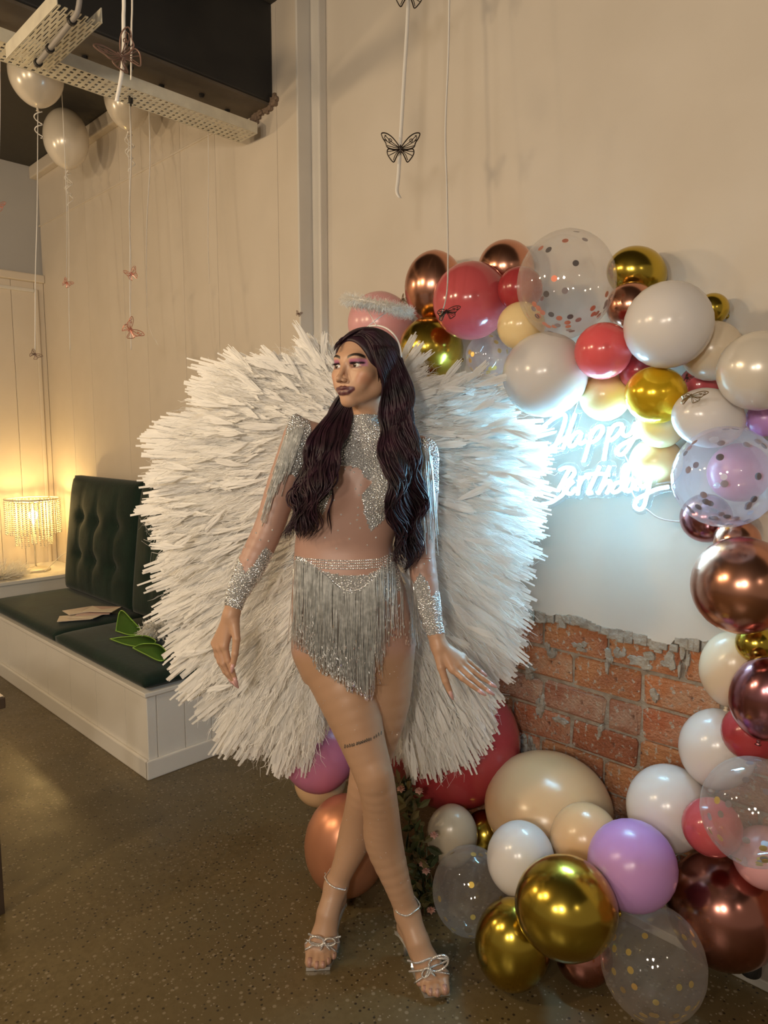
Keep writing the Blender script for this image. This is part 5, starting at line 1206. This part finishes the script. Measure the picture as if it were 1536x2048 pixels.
locks([(706, 672), (722, 672), (738, 690), (750, 730), (757, 770)], [(728, 657), (765, 662), (795, 690), (806, 730), (812, 775)], 110, .0025, 1.2, 80, 1.89, .004, t1=(.9, 1.0), seg=16)
hr = lock.make('hair_locks', M_hair, person); hr['label'] = 'long wavy plum black hair'
# ---------------- halo head band and earring
M_band = mat('white_satin', (.82, .78, .74), .35)
hb_ = bpy.data.objects.new('halo_headband', None); COL.objects.link(hb_); hb_.location = Vector(p2w(hp(0, 0, .1)).tolist()); par(hb_, person); hb_['label'] = 'white headband with a fluffy feather halo above it'
P = [hp(.094 * math.sin(t), -.034, .026 + .0865 * math.cos(t)) for t in np.linspace(-1.6, 1.6, 30)]
PB().tube(P, .0024, 8).make('head_band', M_band, hb_)
hc0 = pf(755, 611, 1.905); hu = np.array([1.0, 0, -.20]); hu /= np.linalg.norm(hu); hv = np.array([.0, 1.0, .10]); hv /= np.linalg.norm(hv); hr_ = .085
ring = np.array([hc0 + hr_ * (hu * math.cos(t) + hv * math.sin(t)) for t in np.linspace(0, 2 * math.pi, 41)])
PB().tube(ring, .004, 6, False).make('halo_hoop', M_band, hb_)
tt_ = rng.random(4200) * 6.283; bs = np.array([hc0 + hr_ * (hu * math.cos(t) + hv * math.sin(t)) for t in tt_])
fl_ = fluff('halo_down', p2w(bs), p2w(sph(4200)), .012 + .011 * rng.random(4200), .0008, M_down, hb_, .1); fl_['kind'] = 'stuff'
for t in (1.2, 2.0): PB().tube(spline([hp(.088 * math.sin(.4 * (t - 1.6)), -.03, .112), hc0 + hr_ * (hu * math.cos(t) + hv * math.sin(t))], 6), .0012, 5).make('support_wire', M_band, hb_)
ea = hp(.077, .008, -.036); er = PB(); er.tube([ea, ea + [0, -.002, -.012], ea + [0, -.002, -.022]], [.0015, .0015, .0012], 6); er.lathe([(.0005, .006), (.0035, .001), (.0042, -.004), (.002, -.009), (.0005, -.010)], 10, Matrix.Translation(Vector((ea + [0, -.002, -.026]).tolist()))); er.make('earring', M_cup, person)
# ================================================================== feather wings
M_feather = feather_mat('white_feather', (.95, .935, .90), .2)
def feather_mesh(seed, nst, w, curl):
    r = np.random.default_rng(seed); V, F = [], []
    for i in range(nst):
        u = (i + .5) / nst * 2 - 1; L_ = 1.0 - .10 * u * u + r.normal() * .065; s0 = .02 + .30 * abs(u) * r.random(); seg = 7; ww = w / nst * 2.1 * (.8 + .5 * r.random()); sp = r.normal() * .012; zz = r.normal() * .012
        b = len(V)
        for k in range(seg + 1):
            t = k / seg; x = s0 + (L_ - s0) * t; env = min(1, .25 + 1.5 * t) * (1 - .12 * t * t); y = u * w * .5 * env + sp * t * t; z = -curl * x * x - .03 * u * u * t + zz * t + .012 * math.sin(x * 9 + i)
            hw_ = ww * .5 * (.5 + .5 * min(1, t * 3)) * (1 - .35 * max(0, t - .6) / .4); tw = .18 * r.normal() * t
            V += [(x, y - hw_, z - hw_ * tw), (x, y + hw_, z + hw_ * tw)]
        F += [(b + 2 * k, b + 2 * k + 1, b + 2 * k + 3, b + 2 * k + 2) for k in range(seg)]
    b = len(V); n = 6                                   # quill
    for k in range(n + 1):
        t = k / n * .8; q = .006 * (1 - t); V += [(t, -q, .004 - curl * t * t), (t, q, .004 - curl * t * t), (t, 0, .004 + q - curl * t * t)]
    for k in range(n):
        for m in range(3): F.append((b + 3 * k + m, b + 3 * k + (m + 1) % 3, b + 3 * k + 3 + (m + 1) % 3, b + 3 * k + 3 + m))
    return np.array(V), F
FM = []
for i in range(8):
    V, F = feather_mesh(i + 1, 12, .17, .06 + .05 * (i % 3)); me = bpy.data.meshes.new('feather'); me.from_pydata(V.tolist(), [], F); me.materials.append(M_feather); me.polygons.foreach_set('use_smooth', np.ones(len(F), bool)); FM.append((me, V, F))
wr_ = p2w(np.array([pf(705, 1000, 2.06)[0], 2.06, 0.9])); wings = empty('feather_wings', wr_, 'pair of large white feather wings worn on the back', 'wings')
# inner root line and outer outline of each wing, (px, py)
WING = [dict(root=[(705, 780), (690, 810), (672, 860), (660, 920), (652, 1000), (645, 1090), (645, 1180), (648, 1260), (645, 1330)],
             out=[(655, 682), (590, 700), (500, 708), (400, 722), (352, 780), (300, 850), (266, 930), (262, 1005), (266, 1080), (285, 1150), (290, 1225), (318, 1300), (345, 1370), (372, 1440), (415, 1500), (480, 1545), (560, 1568), (620, 1535), (650, 1455)], s=-1),
        dict(root=[(760, 780), (775, 810), (790, 860), (800, 930), (802, 1010), (800, 1090), (796, 1170), (792, 1250), (795, 1330)],
             out=[(800, 712), (836, 730), (872, 768), (932, 758), (988, 748), (1045, 806), (1098, 872), (1128, 935), (1100, 1010), (1100, 1070), (1082, 1140), (1072, 1215), (1078, 1285), (1045, 1340), (1012, 1395), (1004, 1450), (960, 1545), (900, 1572), (830, 1570), (790, 1495)], s=1)]
big = []; small = []
def place(R0, O0, layer, f0, f1, hd, wmul):
    """feather from fraction f0 to f1 of the line root -> outline"""
    a = R0 + (O0 - R0) * f0; b = R0 + (O0 - R0) * f1
    A = pf(a[0], a[1], hd); B = pf(b[0], b[1], hd + .03 + .02 * rng.normal())
    X = B - A; L_ = np.linalg.norm(X); X /= L_; Nn = np.array([0, -1.0, 0]) + rng.normal(size=3) * .10; Nn -= X * (Nn @ X); Nn /= np.linalg.norm(Nn); Yv = np.cross(Nn, X)
    M = np.eye(4); M[:3, 0] = X * L_; M[:3, 1] = Yv * max(L_, .16) * wmul; M[:3, 2] = Nn * L_; M[:3, 3] = A
    M[:3, :] = np.vstack([p2w(M[:3, 0]), p2w(M[:3, 1]), p2w(M[:3, 2]), p2w(M[:3, 3])]).T
    return M, L_
for W in WING:
    Rt = spline([(x, y, 0) for x, y in W['root']], 80)[:, :2]; Ot = spline([(x, y, 0) for x, y in W['out']], 160)[:, :2]
    seg_len = np.r_[0, np.cumsum(np.linalg.norm(np.diff(Ot, axis=0), axis=1))]; sl = seg_len / seg_len[-1]
    for layer, (n, f0, f1, hd, wm_) in enumerate([(62, .42, 1.0, 2.125, .9), (58, .32, .93, 2.11, .95), (52, .22, .82, 2.095, 1.0), (46, .12, .70, 2.08, 1.0), (40, .04, .56, 2.065, 1.05), (32, .0, .42, 2.05, 1.1)]):
        for i in range(n):
            s = (i + rng.random()) / n; o_ = np.array([np.interp(s, sl, Ot[:, 0]), np.interp(s, sl, Ot[:, 1])]); rs = np.clip(.02 + .96 * s + rng.normal() * .03, 0, 1); r_ = interp(Rt, rs)
            ff = f1 + rng.normal() * .03 if layer else f1 + .02 - abs(rng.normal()) * .07
            M, L_ = place(r_, o_ + rng.normal(size=2) * 9, layer, f0, ff, hd + rng.normal() * .004, wm_)
            (big if layer < 3 else small).append((M, L_))
        # soft short plumes along the top edge and near the back
    for i in range(170):
        s = rng.random() ** 1.3 * .55 if i < 120 else rng.random(); o_ = np.array([np.interp(s, sl, Ot[:, 0]), np.interp(s, sl, Ot[:, 1])]); r_ = interp(Rt, np.clip(.02 + .96 * s, 0, 1))
        f0 = rng.uniform(.1, .75); q0 = r_ + (o_ - r_) * f0; d = (o_ - r_) / np.linalg.norm(o_ - r_); a = rng.normal() * .28; d = np.array([d[0] * math.cos(a) - d[1] * math.sin(a), d[0] * math.sin(a) + d[1] * math.cos(a)])
        M, L_ = place(q0, q0 + d * rng.uniform(45, 95), 9, 0, 1, 2.045 + .035 * f0 - .006 * rng.random(), .7); small.append((M, L_))
random.Random(3).shuffle(big)
for M, L_ in big[:296]: inst('feather', FM[random.randrange(8)][0], Matrix(M.tolist()), wings)
SV, SF, nb_ = [], [], 0
for M, L_ in big[296:] + small:
    me, V, F = FM[random.randrange(8)]; v = V @ M[:3, :3].T + M[:3, 3]; SV.append(v); SF += [tuple(i + nb_ for i in f) for f in F]; nb_ += len(v)
dn = obj('inner_plumage', np.vstack(SV), SF, M_feather, wings, True); dn['kind'] = 'stuff'; dn['label'] = 'soft inner plumage near the back'
bs, ds, ls = [], [], []
for W in WING:
    Rt = spline([(x, y, 0) for x, y in W['root']], 80)[:, :2]; Ot = spline([(x, y, 0) for x, y in W['out']], 160)[:, :2]
    for i in range(5000):
        s = rng.random(); o_ = interp(Ot, s); r_ = interp(Rt, np.clip(.02 + .96 * s, 0, 1)); f0 = rng.uniform(.08, .84); q0 = r_ + (o_ - r_) * f0
        a = pf(q0[0], q0[1], 2.046 + .055 * f0); b = pf(*(q0 + (o_ - r_) / np.linalg.norm(o_ - r_) * 60), 2.046 + .055 * f0); d = b - a; d = d / np.linalg.norm(d) + rng.normal(size=3) * [.20, .18, .20]; d /= np.linalg.norm(d); bs.append(a); ds.append(d); ls.append(rng.uniform(.03, .085))
fz = fluff('down_barbs', p2w(np.array(bs)), p2w(np.array(ds)), np.array(ls), .0010, M_feather, wings, .15, 4); fz['kind'] = 'stuff'
hs = MB()
for s in (-1, 1): hs.tube([wpf(705 + s * 60, 860, 2.045), wpf(705 + s * 40, 1000, 2.05), wpf(705 + s * 60, 1150, 2.05)], .009, 6)
hs.tube([wpf(640, 900, 2.05), wpf(775, 930, 2.05)], .008, 6); hs.tube([wpf(650, 1100, 2.055), wpf(765, 1100, 2.055)], .008, 6); hs.make('back_frame', M_band, wings, True)
# ================================================================== leafy garland on the floor behind the legs
gp = pz(838, 1800, 0.0); gl_ = empty('leaf_garland', p2w(gp), 'trailing leafy garland with pink blooms between the legs and the champagne balloon', 'garland')
leafm = [mat('leaf_%d' % i, c, .5) for i, c in enumerate([(.05, .065, .018), (.085, .08, .025), (.035, .045, .015), (.12, .095, .035)])]
def leaf_mesh(m):
    V = [(0, 0, 0), (.3, .2, .03), (.3, -.2, .03), (.65, .24, .05), (.65, -.24, .05), (1, 0, 0), (.3, 0, -.03), (.65, 0, -.02)]; V2 = [(x, y, z - .03) for x, y, z in V]
    F = [(0, 6, 1), (0, 2, 6), (1, 6, 7, 3), (6, 2, 4, 7), (3, 7, 5), (7, 4, 5)]; F2 = [tuple(i + 8 for i in f[::-1]) for f in F]
    me = bpy.data.meshes.new('leaf'); me.from_pydata(V + V2, [], F + F2 + [(0, 1, 9, 8), (1, 3, 11, 9), (3, 5, 13, 11), (5, 4, 12, 13), (4, 2, 10, 12), (2, 0, 8, 10)]); me.materials.append(m); return me
LM = [leaf_mesh(m) for m in leafm]
vine = spline([wpf(812, 1565, 2.13), wpf(826, 1630, 2.12), wpf(838, 1700, 2.10), wpf(846, 1760, 2.09), wpf(842, 1800, 2.08), p2w(pz(836, 1822, .012))], 50)
vine[:, 2] = np.maximum(vine[:, 2], .012)
MB().tube(vine, .004, 5).make('stem', leafm[2], gl_, True)
for i in range(170):
    p = interp(vine, rng.random()); d = sph(1)[0]; d[2] = d[2] * .6; p = p + d * .026; p[2] = max(p[2], .035)
    inst('leaf', LM[int(rng.integers(4))], Matrix.Translation(Vector(p.tolist())) @ axis_matrix(sph(1)[0]) @ Matrix.Rotation(-1.57, 4, 'Y') @ Matrix.Scale(rng.uniform(.030, .056), 4), gl_)
M_pet = mat('dusty_pink_petal', (.55, .30, .24), .6)
for px, py, hd in ((868, 1668, 2.06), (802, 1576, 2.10), (846, 1726, 2.07), (852, 1740, 2.07), (838, 1580, 2.1), (862, 1818, 2.02)):
    c = wpf(px, py, hd); c[2] = max(c[2], .03); mb = MB()
    for k in range(8):
        a = k * .785; d = np.array([math.cos(a), math.sin(a) * .6, .7 * (k % 2)]); t = p2w(np.array([d[0], -.5, d[1]])); t /= np.linalg.norm(t); s_ = np.cross(t, [.3, .2, 1]); s_ /= np.linalg.norm(s_); u_ = np.cross(s_, t)
        b = len(mb.V); mb.V += [tuple(c), tuple(c + t * .008 + s_ * .007), tuple(c + t * .016 + u_ * .003), tuple(c + t * .008 - s_ * .007), tuple(c + t * .008 + u_ * .004)]; mb.F += [(b, b + 1, b + 4), (b + 1, b + 2, b + 4), (b + 2, b + 3, b + 4), (b + 3, b, b + 4)]
    mb.make('bloom', M_pet, gl_, True)
